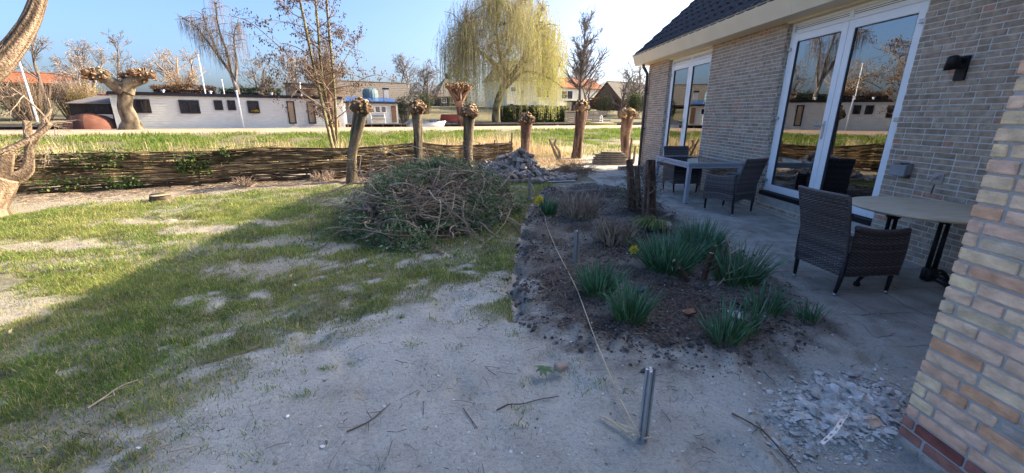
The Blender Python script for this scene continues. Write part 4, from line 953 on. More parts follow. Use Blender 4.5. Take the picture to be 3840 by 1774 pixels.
m = MB(); rtube(m, [(-7.6,5.0,-.1),(-7.35,5.35,.7),(-7.02,5.68,1.45),(-6.68,6.04,1.90),(-6.46,6.26,2.24),(-6.27,6.44,2.60),(-6.15,6.56,2.90),(-6.07,6.64,3.2),(-6.0,6.7,3.7),(-5.9,6.8,4.4)], [.16,.15,.145,.135,.122,.105,.09,.082,.075,.07], 40, 120, 0.10, 3.6, 47, lump=0.5)
m.build('trunk', M['bark_smooth'], t, smooth=True)
m = MB(); rtube(m, [(-6.95,5.35,.9),(-6.38,5.62,1.03),(-6.14,5.88,1.20),(-5.99,6.03,1.35),(-5.92,6.1,1.46)], [.06,.045,.040,.034,.03], 10, 20, 0.08, 2.5, 49); m.build('limb', M['bark_smooth'], t, smooth=True)
m = MB()
for P in ([(-5.94,6.08,1.44),(-5.95,6.07,1.55),(-6.02,6.0,1.75),(-6.1,5.92,1.9)], [(-5.93,6.09,1.45),(-5.86,6.16,1.47),(-5.78,6.24,1.46)], [(-5.96,6.05,1.5),(-5.90,6.12,1.62),(-5.89,6.13,1.78)]):
    m.tube(resample(P, 10), np.linspace(.017, .009, 10), 6, 0, .6)
for k in range(12):
    p0 = np.array([(-6.3,5.7,1.05),(-6.1,5.9,1.2),(-5.93,6.1,1.46),(-6.02,6.0,1.75)][k % 4]); twigs(m, p0+rg.normal(0, .03, 3), rg.normal(0, 1, 3)+[0, 0, .5], rg.uniform(.25, .5), .007, 2, rg, .6, .7, 3)
m.build('twigs', M['twig'], t)

# ---- stump in the lawn, tufts at the fence
t = thing('tree_stump', 'freshly sawn low tree stump in the sunny lawn', 'stump', (-6.17, 7.96, 0))
m = MB(); rtube(m, [(-6.17,7.96,-.06),(-6.17,7.96,.04),(-6.16,7.95,.12)], [.26,.17,.155], 18, 10, 0.22, 2.2, 53); m.build('trunk', M['bark'], t, smooth=True)
m = MB(); cutdisc(m, (-6.16,7.95,.124), (0,0,1), .148, 0, .9, 20); m.build('sawn_face', M['cutwood'], t)
def twig_tuft(name, label, loc, r, h, n, tint, group=None, lean=0.35, mat_='twig', rad_=0.0055):
    m = MB()
    for k in range(n):
        a = rg.uniform(0, 2*np.pi); q = math.sqrt(rg.uniform())*r*0.55; p = np.array([loc[0]+q*math.cos(a), loc[1]+q*math.sin(a), loc[2]-0.01])
        d = unit([math.cos(a)*lean*q/r*2+rg.normal(0, .33), math.sin(a)*lean*q/r*2+rg.normal(0, .33), 1]); L = h*rg.uniform(0.3, 1.05)
        kk = rg.normal(0, 0.11, 3)*h; m.tube([p, p+d*L*.5+kk, p+d*L+kk*.4], [rad_*1.4, rad_*1.1, rad_*rg.uniform(.5, .9)], 5, 0, np.clip(tint+rg.normal(0, .18), 0, 1))
        for j in range(rg.integers(0, 3)): twigs(m, p+d*L*rg.uniform(.3, .9), d+rg.normal(0, .7, 3), L*.35, rad_*.55, 0, rg, tint, sides=3)
    return tag(m.build(name, M[mat_], None, origin=loc), label, 'plant', group)
twig_tuft('cut_shrub', 'straw coloured cut shrub tuft at the fence beside the leaning pollard', (-4.12,10.45,0), .34, .30, 110, .85, 'cut back shrubs')
twig_tuft('cut_shrub', 'small reddish dry tuft at the fence below the pale ivy', (-5.62,9.72,0), .26, .24, 90, .6, 'cut back shrubs', .6)
twig_tuft('cut_shrub', 'bushy cut back shrub of thin grey stems in the far half of the bed', (1.45,6.35,.03), .40, .44, 200, .72, 'cut back shrubs', .35, 'twig', .0066)
twig_tuft('cut_shrub', 'brown cut back shrub stubs in the middle of the bed left of the bowl', (1.60,4.92,.03), .34, .33, 160, .58, 'cut back shrubs', .35, 'twig', .0080)
def conifer_stump():
    t = thing('conifer_stump', 'pair of tall reddish cut conifer trunks between bed and dining table', 'stump', (2.55, 6.5, 0))
    for (x, y, x2, y2, h, r, sd) in ((2.44,6.74,2.34,6.82,.90,.060,3),(2.53,6.66,2.44,6.72,.80,.045,5),(2.60,6.38,2.54,6.40,.93,.085,7)):
        m = MB(); Q, rr = rtube(m, [(x,y,-.05),((x+x2)/2,(y+y2)/2,h*.5),(x2,y2,h)], [r*1.35,r,r*.86], 14, 24, 0.16, 2.6, sd, lump=.5)
        cutdisc(m, Q[-1]+[0,0,.002], (rg.normal(0,.15), rg.normal(0,.15), 1), rr[-1]*.96, 1, .9)
        for k in range(16):
            i = rg.integers(3, 22); a = rg.uniform(0, 6.28); d = np.array([math.cos(a), math.sin(a), rg.uniform(.0, .5)]); m.tube([Q[i], Q[i]+d*rg.uniform(.09, .2)], [.008, .004], 5, 0)
        m.build('trunk', [M['bark_red'], M['cutwood']], t, smooth=True)
    m = MB()
    for k in range(90):
        a = rg.uniform(0, 6.28); p = np.array([2.52+rg.normal(0,.08), 6.55+rg.normal(0,.16), rg.uniform(.02,.75)]); twigs(m, p, [math.cos(a), math.sin(a), rg.uniform(-.1,.9)], rg.uniform(.2,.45), .005, 1, rg, .25, .5, 3)
    m.build('twigs', M['twig'], t)
    m = MB(); 
    for k in range(5):
        p = np.array([2.25+rg.normal(0,.12), 6.75+rg.normal(0,.15), .2+rg.uniform(0,.25)]); leaf_cards(m, p+rg.normal(0,.07,(40,3)), .05, rg, asp=.25)
    m.build('needle_sprays', M['leaf_dark'], t)
conifer_stump()

# ---- brush pile
def brush():
    cx, cy, RX, RY, HH = -0.94, 6.70, 1.22, 1.60, 0.68
    t = thing('brush_pile', 'big heap of cut leafy branches lying on the lawn', 'brush pile', (cx, cy, 0))
    def dome(az, e):                                        # e: 0 rim .. 1 top
        q = math.cos(e*np.pi/2)**0.9; sh = 1+0.16*math.sin(az*3+1)+0.08*math.sin(az*7)
        hz_ = HH*math.sin(e*np.pi/2)**1.1*(1+0.12*math.sin(az*2+.5))+.16*math.exp(-((math.cos(az)*q-.10)**2+(math.sin(az)*q-.35)**2)/.07)
        return np.array([cx+RX*q*math.cos(az)*sh, cy+RY*q*math.sin(az)*sh, hz_])
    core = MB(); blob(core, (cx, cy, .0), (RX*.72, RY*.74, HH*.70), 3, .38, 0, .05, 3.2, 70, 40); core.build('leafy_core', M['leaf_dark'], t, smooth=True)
    br = MB()
    for k in range(820):
        az = rg.uniform(0, 2*np.pi); e = rg.beta(1.2, 1.4); p = dome(az, e)
        out = unit([math.cos(az), math.sin(az), 0.15]); tan = unit([-math.sin(az), math.cos(az), rg.normal(0, .25)])
        d = unit(out*rg.normal(-0.1, .7)+tan*rg.normal(0, 1)+np.array([0, 0, rg.normal(0, .22)])); L = rg.gamma(3.2, .20)+.2; n = 8
        P = [p+out*rg.uniform(-.12, .06)]
        for i in range(n-1):
            q = P[-1]+d*L/(n-1); d = unit(d+rg.normal(0, .24, 3)-[0, 0, .04])
            u = np.array([(q[0]-cx)/RX, (q[1]-cy)/RY, q[2]/HH]); nn = np.linalg.norm(u)
            if nn < .86: u = u/nn*.88; q = np.array([cx+u[0]*RX, cy+u[1]*RY, u[2]*HH])
            if nn > (1.15 if k % 5 else 1.5): d = unit(d-0.35*out-[0, 0, .2])
            q[2] = max(q[2], .015); P.append(q)
        r = rg.choice([.0032, .0048, .007, .010, .0145], p=[.28, .30, .22, .14, .06])
        br.tube(resample(P, 14), np.linspace(r, r*.45, 14), 6 if r > .007 else 4, 0, np.clip(rg.normal(.80, .18), .1, 1))
        for j in range(rg.integers(1, 4)): twigs(br, P[rg.integers(1, n)], d+rg.normal(0, .6, 3), rg.uniform(.12, .4), r*.5, 1, rg, .55, .6, 2, .22, 3)
    br.build('branches', M['twig'], t, smooth=True)
    lf = MB(); PP = []; tt = []
    for k in range(4200):
        az = rg.uniform(0, 2*np.pi); e = rg.uniform(0, 1)**1.1; p = dome(az, e)
        if fbm(np.array([az*2.2]), np.array([e*3.1]), 77, 3)[0] < (0.50 if (math.sin(az) < 0 and e > .25 and e < .85) else 0.40): continue
        out = unit([math.cos(az), math.sin(az), .5]); d = unit(out*.3+rg.normal(0, .8, 3)); L = rg.uniform(.1, .28); tn = rg.uniform(.0, .5)
        p = p+out*rg.uniform(-.14, .10)
        for i in range(rg.integers(8, 17)): q = p+d*L*rg.uniform(-.4, 1)+rg.normal(0, .022, 3); q[2] = max(q[2], .01); PP.append(q); tt.append(np.clip(tn+rg.normal(.24, .22), 0, 1))
    for k in range(60):                                      # the upright sprig at the back and sprays flung out over the grass
        PP.append(np.array([-1.15+rg.normal(0, .08), 8.3+rg.normal(0, .08), .62+rg.uniform(0, .38)])); tt.append(rg.uniform(.2, .6))
    for k in range(26):
        c = np.array([cx+rg.uniform(-1.5, 1.3), cy-1.65+rg.normal(0, .18), .05])
        for i in range(12): PP.append(c+rg.normal(0, .06, 3)*[1, 1, .4]); tt.append(rg.uniform(.1, .7))
    lf_P = np.array(PP); leaf_cards(lf, lf_P, .052, rg, np.array(tt), .42)
    lf.build('leaves', M['leaf_dark'], t)
brush()
tag(twig_tuft('fallen_sprig', 'small leafy sprig lying on the grass in front of the brush pile', (-0.55,4.75,.01), .12, .16, 12, .5, None, 2.2), cat='branch')

# ---- heap of paving bricks (each brick its own object)
def heap_h(x, y):
    v = 0
    for (a, b, h, s) in ((.90,11.0,.74,.30),(.50,11.2,.60,.36),(1.25,10.9,.30,.30),(1.75,10.75,.13,.38),(.05,11.7,.34,.34),(.6,10.55,.24,.5)): v = max(v, h*math.exp(-((x-a)**2+(y-b)**2)/(2*s*s)))
    return v
BR = []
for k, dims in enumerate(((.20,.10,.075),(.20,.10,.075),(.21,.105,.07),(.13,.10,.075),(.20,.10,.075),(.28,.20,.07))):
    m = MB(); m.bbox((-dims[0]/2,-dims[1]/2,-dims[2]/2), (dims[0]/2,dims[1]/2,dims[2]/2), .006, 0, (.25,.55,.4,.7,.9,.5)[k])
    v = m.V[0]; v += rg.normal(0, .0022, v.shape); BR.append(m)
proto = []
nb = 0
def put_brick(x, y, z, rx, ry, rz_, kind):
    global nb
    if kind >= len(proto) or proto[kind] is None:
        while len(proto) <= kind: proto.append(None)
        o = BR[kind].build('paving_brick', M['paver'], None); proto[kind] = o
    else:
        o = proto[kind].copy(); col.objects.link(o)
    o.location = (x, y, z); o.rotation_euler = (rx, ry, rz_)
    tag(o, 'grey paving brick in the tumbled heap in front of the fence end', 'brick', 'paving bricks in the heap'); nb += 1
tries = 0; placed = []
while len(placed) < 285 and tries < 9000:
    tries += 1
    x, y = rg.uniform(-.45, 2.3), rg.uniform(10.0, 12.3); h = heap_h(x, y)
    if h < .045: continue
    z = h*rg.uniform(.55, 1.0) if h > .15 else rg.uniform(.035, .06)
    if any((x-a)**2+(y-b)**2+((z-c)*1.3)**2 < .105**2 for a, b, c in placed): continue
    placed.append((x, y, z))
for (x, y, z) in sorted(placed, key=lambda p: p[2]):
    steep = .55 if z > .08 else .15
    put_brick(x, y, max(z, .04), rg.normal(0, steep), rg.normal(0, steep), rg.uniform(0, 3.14), int(rg.choice(6, p=[.3,.24,.2,.14,.08,.04])))
# loose things near the heap
def slab(name, label, cat, lo, hi, loc, rz_, m, bev=.008, group=None, tint=.5):
    k = MB(); k.bbox(lo, hi, bev, 0, tint); o = k.build(name, m, None); o.location = loc; o.rotation_euler = (0, 0, rz_); return tag(o, label, cat, group)
slab('metal_strip', 'long flat grey strip on the ground right of the brick heap', 'strip', (-.36,-.04,0), (.36,.04,.03), (1.80,10.05,.012), rad(9), M['zinc'])
M['slab_old'] = mat('slab_old', (0.15,0.12,0.09), (0.27,0.22,0.17), 5, bump=.6, bscale=40)
for i, (dz, dx, L, dd) in enumerate(((0,0,1.10,.50),(.085,.02,1.14,.44),(.165,.0,1.05,.40),(.235,.05,1.02,.36),(.30,.0,1.06,.32),(.36,.08,.72,.28))):
    slab('concrete_slab', ('bottom slab of the grey stack in front of the last pollard','second lowest slab of the grey stack in front of the last pollard','third slab from the bottom of the grey stack','third slab from the top of the grey stack','second slab from the top of the grey stack','short top slab of the grey stack in front of the last pollard')[i], 'slab', (-L/2,-dd/2,0), (L/2,dd/2,(.074,.066,.056,.052,.046,.05)[i]), (4.12+dx, 14.0+.02*i, dz+.003), rad(-4+rg.normal(0, 1.2)), M['slab_old'], .006, 'slabs stacked by the house corner', .5)
slab('kerb_stone', 'dark kerb stone lying at the shadow edge near the house corner', 'kerb stone', (-.42,-.07,0), (.42,.07,.11), (4.35,12.55,.0), rad(20), M['paver'])
t = thing('forked_stump', 'forked bare cut branch standing in the straw left of the tall pollard', 'stump', (2.52,15.1,0))
for P in ([(2.54,15.08,-.05),(2.42,15.1,.25),(2.30,15.12,.5),(2.19,15.14,.78)], [(2.58,15.08,-.05),(2.56,15.1,.3),(2.44,15.12,.5),(2.38,15.12,.60),(2.44,15.12,.76)]):
    m = MB(); Q, rr = rtube(m, P, [.055,.045,.04,.036], 10, 18, .1, 2.4, 61); cutdisc(m, Q[-1]+unit(Q[-1]-Q[-2])*.002, Q[-1]-Q[-2], rr[-1], 1); m.build('limb', [M['bark_smooth'], M['cutwood']], t, smooth=True)
for i, (x, y, h, lab) in enumerate(((4.76,13.9,.88,'taller weathered wooden stake by the house corner'),(4.98,14.1,.60,'shorter split wooden stake by the house corner'))):
    m = MB(); m.tube([(x,y,-.1),(x+.02,y,h*.5),(x+.035,y,h)], [.045,.042,.036], 7, 0, .4); tag(m.build('wooden_stake', M['wattle'], None, origin=(x,y,0)), lab, 'stake', 'wooden stakes by the house corner')
m = MB()
for k in range(330):
    a = rg.uniform(0, 6.28); q = math.sqrt(rg.uniform()); p = np.array([2.35+q*.62*math.cos(a), 11.75+q*.5*math.sin(a), .03+.24*(1-q*q)*rg.uniform(.3, 1)]); twigs(m, p, [rg.normal(), rg.normal(), rg.normal(0, .25)], rg.uniform(.25, .55), .0055, 1, rg, .5, .5, 2, .2, 4)
tag(m.build('twig_heap', M['twig'], None, origin=(2.35,11.75,0)), 'low tangle of dry twigs right of the brick heap', 'twig heap')

# ---- stakes and string
def stake(label, x, y, h, tilt=(0, 0), r=.0185):
    a, b, c = r, r*.36, r*.55
    pf = []
    for q in range(4):
        Rr = np.array([[math.cos(q*np.pi/2), -math.sin(q*np.pi/2)], [math.sin(q*np.pi/2), math.cos(q*np.pi/2)]])
        for p in ((a, -a), (a, -b), (c, -b), (c, b), (a, b)): pf.append(Rr@np.array(p))
    m = MB(); m.prism([tuple(p) for p in pf], -.12, h)
    v = m.V[0]; v[:, 0] += tilt[0]*np.clip(v[:, 2], 0, None); v[:, 1] += tilt[1]*np.clip(v[:, 2], 0, None)
    m.V[0] = v@rotz(.5).T+np.array([x, y, 0]); return tag(m.build('metal_stake', M['alu'], None, origin=(x, y, 0)), label, 'stake', 'slotted aluminium garden stakes')
stake('slotted aluminium stake in the near sand with twine tied at its foot', .78, 1.70, .41)
stake('slotted aluminium stake standing alone left of the double daffodil clump', .94, 4.22, .405)
stake('slotted aluminium stake behind the small daffodil clump with a bloom', 1.0, 7.2, .30)
stake('slotted aluminium stake between brush pile and brick heap', .78, 7.85, .54)
m = MB(); S_ = [(.765,1.66,.035),(.81,1.675,.03),(.80,1.72,.03),(.755,1.71,.04),(.745,1.66,.05),(.74,1.96,.035),(.75,2.53,.05),(.79,3.39,.075),(.80,3.81,.06),(.80,4.72,.05),(.83,5.71,.05),(.88,6.36,.06),(.86,7.2,.07),(.79,7.80,.10)]
for i in range(len(S_)-1):
    m.tube(resample([S_[i], S_[i+1]], 3), .0042, 6, 0, .5)
m.tube(resample([(.76,1.69,.045),(.72,1.74,.03),(.66,1.80,.02),(.60,1.86,.015)], 16)+rg.normal(0, .0016, (16, 3)), .0052, 6); m.tube(resample([(.745,1.70,.04),(.70,1.73,.02),(.645,1.80,.025),(.59,1.85,.02)], 16)+rg.normal(0, .0016, (16, 3)), .0048, 6)
m.tube(resample([(.79,7.80,.35),(.86,7.7,.2),(.80,7.75,.06),(1.02,7.9,.03),(.95,8.15,.02),(.72,7.75,.02),(.55,7.5,.02)], 26), .0042, 6)
tag(m.build('string_line', M['rope'], None, origin=(.78,1.7,0), smooth=True), 'pale twine stretched along the bed between the stakes', 'string')

# ---- daffodils and other plants in the bed
def daffodil(label, loc, r, h, n, flowers=(), mess=0.25, wid=.0125):
    t = thing('daffodil_clump', label, 'plant', loc, 0, 'daffodil clumps in the bed')
    m = MB(); ns = 7
    for k in range(n):
        a = rg.uniform(0, 2*np.pi); q = math.sqrt(rg.uniform()); bx, by = q*r*.5*math.cos(a), q*r*.5*math.sin(a)
        out = np.array([math.cos(a), math.sin(a)])*q*r*rg.uniform(.30, .82)+rg.normal(0, mess*r*.34, 2); L = h*rg.uniform(.55, 1.16)*(1-.12*q)
        u = np.linspace(0, 1, ns); bend = u**1.25; X = loc[0]+bx+out[0]*bend; Y = loc[1]+by+out[1]*bend; Zz = loc[2]-.01+L*(u-0.10*q*u**3)
        if rg.uniform() < .13: Zz = loc[2]+L*(u*.9-.40*u**4); 
        fa = rg.uniform(0, 2*np.pi); fx, fy = math.cos(fa), math.sin(fa); w = wid*rg.uniform(.55, .95)*np.array([.75,.95,1,1,.95,.75,.18])/2
        v = np.stack([np.c_[X-fx*w, Y-fy*w, Zz], np.c_[X+fy*.0015, Y-fx*.0015, Zz-.0], np.c_[X+fx*w, Y+fy*w, Zz]], 1)
        m.grid(v, 0, np.repeat(np.clip(np.array([.02,.18,.42,.6,.68,.76,.86])+rg.normal(0, .17), 0, 1), 3))
    m.build('leaves', M['daffodil'], t, smooth=True)
    for (fx, fy, fz) in flowers:
        c = np.array(loc)+[fx, fy, fz]; f = MB(); f.tube(resample([np.array(loc)+[fx*.3, fy*.3, 0], np.array(loc)+[fx*.8, fy*.8, fz*.7], c], 8), .004, 5, 1, .3)
        for k in range(6):
            a = k*np.pi/3; d = np.array([math.cos(a), -.35, math.sin(a)]); w = np.cross(d, [0, 1, 0])*.016; f.add([c, c+d*.030+w*1.5, c+d*.060, c+d*.030-w*1.5], [[0, 1, 2, 3]], 0)
        th = np.arange(9)/9*2*np.pi; ring = lambda rr, yy_: np.c_[c[0]+rr*np.cos(th), np.full(9, c[1]+yy_), c[2]+rr*np.sin(th)]
        v = np.stack([ring(.010, 0), ring(.013, -.018), ring(.019, -.034)]); v = np.concatenate([v, v[:, :1]], 1); f.grid(v, 0); f.build('flower', [M['petal'], M['daffodil']], t)
    return t
daffodil('very large daffodil clump, full and rounded, with a single yellow bloom at its left', (1.86,3.95,.03), .40, .43, 450, ((-.33,.14,.20),))
daffodil('tall daffodil clump at the back, nearest the patio chair', (2.42,4.42,.03), .34, .46, 360)
daffodil('wide open daffodil clump behind the bare twig by the patio edge', (2.42,3.62,.02), .36, .44, 225, (), .45)
daffodil('rounded dark daffodil clump left of the bed near the twine', (.98,3.38,.03), .24, .34, 225)
daffodil('spiky light green daffodil clump just in front of another one by the twine', (1.12,2.93,.03), .24, .34, 157)
daffodil('upright sparse daffodil clump at the near right edge of the bed', (1.70,2.58,.02), .20, .33, 93, (), .3)
daffodil('thin daffodil clump between the near right clump and the open one', (1.93,2.66,.02), .12, .36, 39, (), .3)
daffodil('loose daffodil clump in the patio edge in front of the near chair', (2.30,2.98,.01), .20, .30, 66, (), .5)
daffodil('smallest daffodil tuft at the right corner of the bed', (2.56,2.84,.01), .15, .23, 45, (), .6)
daffodil('small far daffodil clump with yellow blooms beside the twine', (.98,6.55,.03), .20, .32, 180, ((-.16,.10,.25),(-.12,.16,.22),(-.2,.05,.21)))
t = thing('planted_bowl', 'grey bowl of drooping grassy leaves behind the brown shrub stubs', 'plant bowl', (2.36,5.55,.03))
m = MB(); m.lathe([(.001,.0),(.12,.0),(.17,.04),(.215,.10),(.225,.105),(.215,.108),(.20,.095),(.001,.085)], (2.36,5.55,.03), 36); m.build('bowl', M['zinc'], t, smooth=True)
m = MB()
for k in range(230):
    a = rg.uniform(0, 6.28); q = math.sqrt(rg.uniform())*.14; L = rg.uniform(.12, .30); o = np.array([math.cos(a), math.sin(a)])+[-.45, -.35]; u = np.linspace(0, 1, 6)
    X = 2.33+q*math.cos(a)+o[0]*L*.62*u; Y = 5.52+q*math.sin(a)+o[1]*L*.62*u; Zz = .12+.30*L/.3*(u*1.5-1.55*u*u)*.8+.04*rg.uniform(); Zz = np.maximum(Zz, .05); w = .004
    fx, fy = -o[1]*w, o[0]*w; m.grid(np.stack([np.c_[X-fx, Y-fy, Zz], np.c_[X+fx, Y+fy, Zz]], 1), 0, rg.uniform(0, 1))
M['bowl_grass'] = mat('bowl_grass', None, scale=4, ramp=[(0.0,(0.36,0.32,0.14)),(0.5,(0.20,0.25,0.08)),(1.0,(0.10,0.17,0.05))], trans=0.3)
m.build('grassy_leaves', M['bowl_grass'], t)
t = thing('pruned_bush', 'pruned bush with sawn stubs and a bare branching twig among the daffodils', 'shrub', (2.0,3.66,.03))
for P, r in (([(1.96,3.66,0),(1.90,3.68,.12),(1.80,3.70,.24)], .022), ([(2.07,3.62,0),(2.09,3.62,.18),(2.12,3.62,.34)], .02), ([(2.14,3.70,0),(2.18,3.72,.2),(2.21,3.72,.38)], .014), ([(2.10,3.62,.16),(2.16,3.60,.20),(2.19,3.60,.24)], .013), ([(2.24,3.68,.0),(2.30,3.72,.22),(2.35,3.74,.42)], .013)):
    m = MB(); Q = resample(P, 9); m.tube(Q, np.linspace(r*1.15, r, 9), 9, 0, .3); cutdisc(m, Q[-1]+unit(Q[-1]-Q[-2])*.002, Q[-1]-Q[-2], r*.95, 1); m.build('sawn_stub', [M['bark_red'], M['cutwood']], t, smooth=True)
m = MB()
for P in ([(2.10,3.50,.01),(2.2,3.52,.08),(2.27,3.54,.22),(2.26,3.56,.40),(2.20,3.58,.55)], [(2.26,3.53,.16),(2.38,3.5,.25),(2.5,3.48,.36)], [(2.22,3.52,.1),(2.36,3.48,.14),(2.5,3.44,.18)], [(2.27,3.55,.36),(2.36,3.56,.42),(2.4,3.56,.5)]):
    m.tube(resample(P, 10), np.linspace(.008, .004, 10), 5, 0, .8)
m.build('bare_twig', M['twig'], t)

# ---- odds and ends on the ground
def shard(name, label, cat, loc, r, flat, m, tint=.5, jit=.25, group=None):
    k = MB(); rocks(k, np.array([0.]), np.array([0.]), np.array([0.]), np.array([r]), rg, flat, np.array([tint]), jit); o = k.build(name, m, None); o.location = loc; return tag(o, label, cat, group)
M['brick_red'] = mat('brick_red', (0.30,0.13,0.085), (0.38,0.18,0.12), 12, bump=.5, bscale=40)
M['brick_tan'] = mat('brick_tan', (0.33,0.25,0.19), (0.42,0.33,0.25), 14, bump=.5, bscale=40)
M['slate'] = mat('slate', (0.07,0.08,0.10), (0.10,0.115,0.14), 9, bump=.2)
shard('brick_fragment', 'red brick fragment lying in the bed between the daffodil clumps', 'brick fragment', (1.62,2.98,.055), .052, .8, M['brick_red'])
shard('brick_fragment', 'pinkish brick fragment on the dirt right of the near daffodils', 'brick fragment', (2.19,2.74,.03), .040, .6, M['brick_red'])
shard('slate_shard', 'dark blue grey slate shard in the bed left of the large daffodils', 'slate', (1.40,3.46,.05), .065, .35, M['slate'])
slab('brick_half', 'small tan half brick on the pale sand beside a green weed', 'brick', (-.042,-.034,0), (.042,.034,.045), (.46,2.32,-.005), .5, M['brick_tan'], .008)
shard('stone', 'large flat grey stone at the right rim of the bed', 'stone', (2.06,2.95,.03), .10, .35, M['rubble'], .4)
shard('stone', 'ochre stone lying at the foot of the yellow brick wall', 'stone', (2.03,1.72,.03), .045, .6, M['rubble'], 1.0)
m = MB()
for k in range(9):
    a = k*2.4; u = np.linspace(0, 1, 5); L = rg.uniform(.05, .085); w = np.array([.004,.012,.015,.010,.001]); X = .34+math.cos(a)*L*u; Y = 2.29+math.sin(a)*L*u; Zz = .012+.014*np.sin(u*3.1)
    m.grid(np.stack([np.c_[X-math.sin(a)*w, Y+math.cos(a)*w, Zz], np.c_[X, Y, Zz-.003], np.c_[X+math.sin(a)*w, Y-math.cos(a)*w, Zz]], 1), 0, rg.uniform(.3, .7))
tag(m.build('weed_rosette', M['leaf_dark'], None, origin=(.34,2.29,0)), 'flat green weed rosette growing in the pale sand', 'plant')
def twig_thing(label, P, r, tint=.3, forks=0, name='fallen_twig'):
    P = [(x, y, gz(x, y)+z) for x, y, z in P]; m = MB(); Q = resample(P, 14); m.tube(Q, np.linspace(r, r*.6, 14), 6, 0, tint)
    for k in range(forks): i = rg.integers(3, 12); a = rg.uniform(0, 6.28); m.tube([Q[i], Q[i]+np.array([math.cos(a)*.08, math.sin(a)*.08, .005])], [r*.6, r*.3], 4, 0, tint)
    return tag(m.build(name, M['twig'], None, origin=P[0]), label, 'twig', 'twigs lying on the sand')
twig_thing('dark curved twig on the open sand left of the near stake', [(.03,1.95,.008),(.10,2.0,.012),(.18,2.03,.012),(.29,2.07,.010),(.41,2.09,.012)], .0042, .1)
twig_thing('pale forked stick on the grass at the lower left', [(-2.26,2.06,.02),(-2.25,2.14,.02),(-2.23,2.24,.03),(-2.20,2.33,.02)], .006, .95, 3)
twig_thing('brown twig bundle end on the sand left of the middle', [(-.76,1.82,.01),(-.66,1.9,.012),(-.58,2.02,.014)], .0045, .3, 5)
twig_thing('short reddish twig standing out of the sand left of the dark curved one', [(-.16,1.98,.01),(-.12,1.9,.006),(-.08,1.83,.008)], .0035, .3, 1)
twig_thing('branching dark twig on the ground in front of the rubble', [(1.35,1.86,.01),(1.42,1.72,.01),(1.46,1.60,.012),(1.46,1.45,.01)], .005, .1, 5)
twig_thing('thin bent twig on the grass edge in the middle left', [(-1.9,2.5,.02),(-1.72,2.6,.015),(-1.62,2.78,.02)], .004, .6, 1)
m = MB(); P = resample([(1.66,1.60,.02),(1.78,1.66,.045),(1.90,1.74,.06),(1.95,1.735,.05),(2.06,1.73,.055)], 22); dd = np.gradient(P, axis=0); sd_ = np.c_[-dd[:, 1], dd[:, 0]]/np.linalg.norm(dd[:, :2], axis=1)[:, None]
for o0, o1 in ((-.010, -.005), (.005, .010)): m.grid(np.stack([np.c_[P[:, :2]+sd_*o0, P[:, 2]], np.c_[P[:, :2]+sd_*o1, P[:, 2]]], 1))
for i in range(0, 21, 2): m.grid(np.stack([np.c_[P[i:i+2, :2]-sd_[i:i+2]*.005, P[i:i+2, 2]], np.c_[P[i:i+2, :2]+sd_[i:i+2]*.005, P[i:i+2, 2]]], 1))
tag(m.build('perforated_strip', M['alu'], None, origin=(1.9,1.7,0)), 'bent perforated metal strip lying on the rubble', 'metal strip')
m = MB(); P = np.array([[rg.uniform(-6.5, 0.2), rg.uniform(1.5, 9.3), 0] for k in range(260)]); P[:, 2] = ground_z(P[:, 0], P[:, 1])+.014; leaf_cards(m, P, .045, rg, asp=.45, up=3)
tag(m.build('dead_leaves', M['straw'], None), 'scattered yellowed dead leaves on the lawn and sand', 'leaves', kind='stuff')
# ================================================================== CANAL AND FAR BANK
rf = np.random.default_rng(31)
M['boat_white'] = mat('boat_white', (0.50,0.52,0.48), (0.60,0.615,0.575), 2.5, rough=0.6, stretch=(1,1,6))
M['navy'] = mat('navy', (0.012,0.013,0.022), (0.02,0.02,0.032), 5, rough=0.5)
M['dark_wood'] = mat('dark_wood', (0.020,0.017,0.015), (0.035,0.03,0.026), 5, rough=0.8)
M['felt'] = mat('felt', (0.13,0.12,0.11), (0.17,0.155,0.14), 4)
M['red_edge'] = mat('red_edge', (0.16,0.035,0.03), (0.2,0.05,0.04), 4)
M['tent'] = mat('tent', (0.15,0.062,0.040), (0.20,0.085,0.055), 3, rough=0.8)
M['tent_dark'] = mat('tent_dark', (0.06,0.03,0.024), (0.08,0.038,0.03), 3, rough=0.8)
M['far_glass'] = glass('far_glass', 0.35, (0.3,0.33,0.35))
M['far_dark'] = mat('far_dark', (0.02,0.02,0.024), (0.035,0.035,0.04), 3, rough=0.03, spec=1.0)
M['curtain'] = mat('curtain', (0.30,0.24,0.15), (0.36,0.29,0.19), 3)
M['solar'] = mat('solar', (0.02,0.07,0.20), (0.03,0.09,0.25), 3, rough=0.25, spec=0.6)
M['tarp'] = mat('tarp', (0.10,0.16,0.17), (0.16,0.23,0.24), 2, rough=0.6)
M['brown_door'] = mat('brown_door', (0.16,0.09,0.05), (0.2,0.12,0.07), 4)
M['grey_wood'] = mat('grey_wood', (0.16,0.13,0.10), (0.25,0.21,0.165), 4, stretch=(1,1,6))
M['roof_orange'] = mat('roof_orange', (0.30,0.115,0.055), (0.38,0.155,0.075), 3, stretch=(1,1,1), bump=.3)
M['roof_tan'] = mat('roof_tan', (0.145,0.125,0.10), (0.20,0.175,0.14), 4, bump=.3)
M['roof_grey'] = mat('roof_grey', (0.12,0.11,0.095), (0.17,0.155,0.135), 3, bump=.3)
M['thatch'] = mat('thatch', (0.145,0.125,0.105), (0.20,0.175,0.15), 4, stretch=(6,1,1))
M['render'] = mat('render', (0.74,0.67,0.50), (0.80,0.73,0.56), 1.0)
M['dark_brick'] = mat('dark_brick', (0.06,0.04,0.035), (0.09,0.06,0.05), 4)
M['barn_wood'] = mat('barn_wood', (0.11,0.075,0.05), (0.16,0.115,0.08), 3, stretch=(1,1,4))
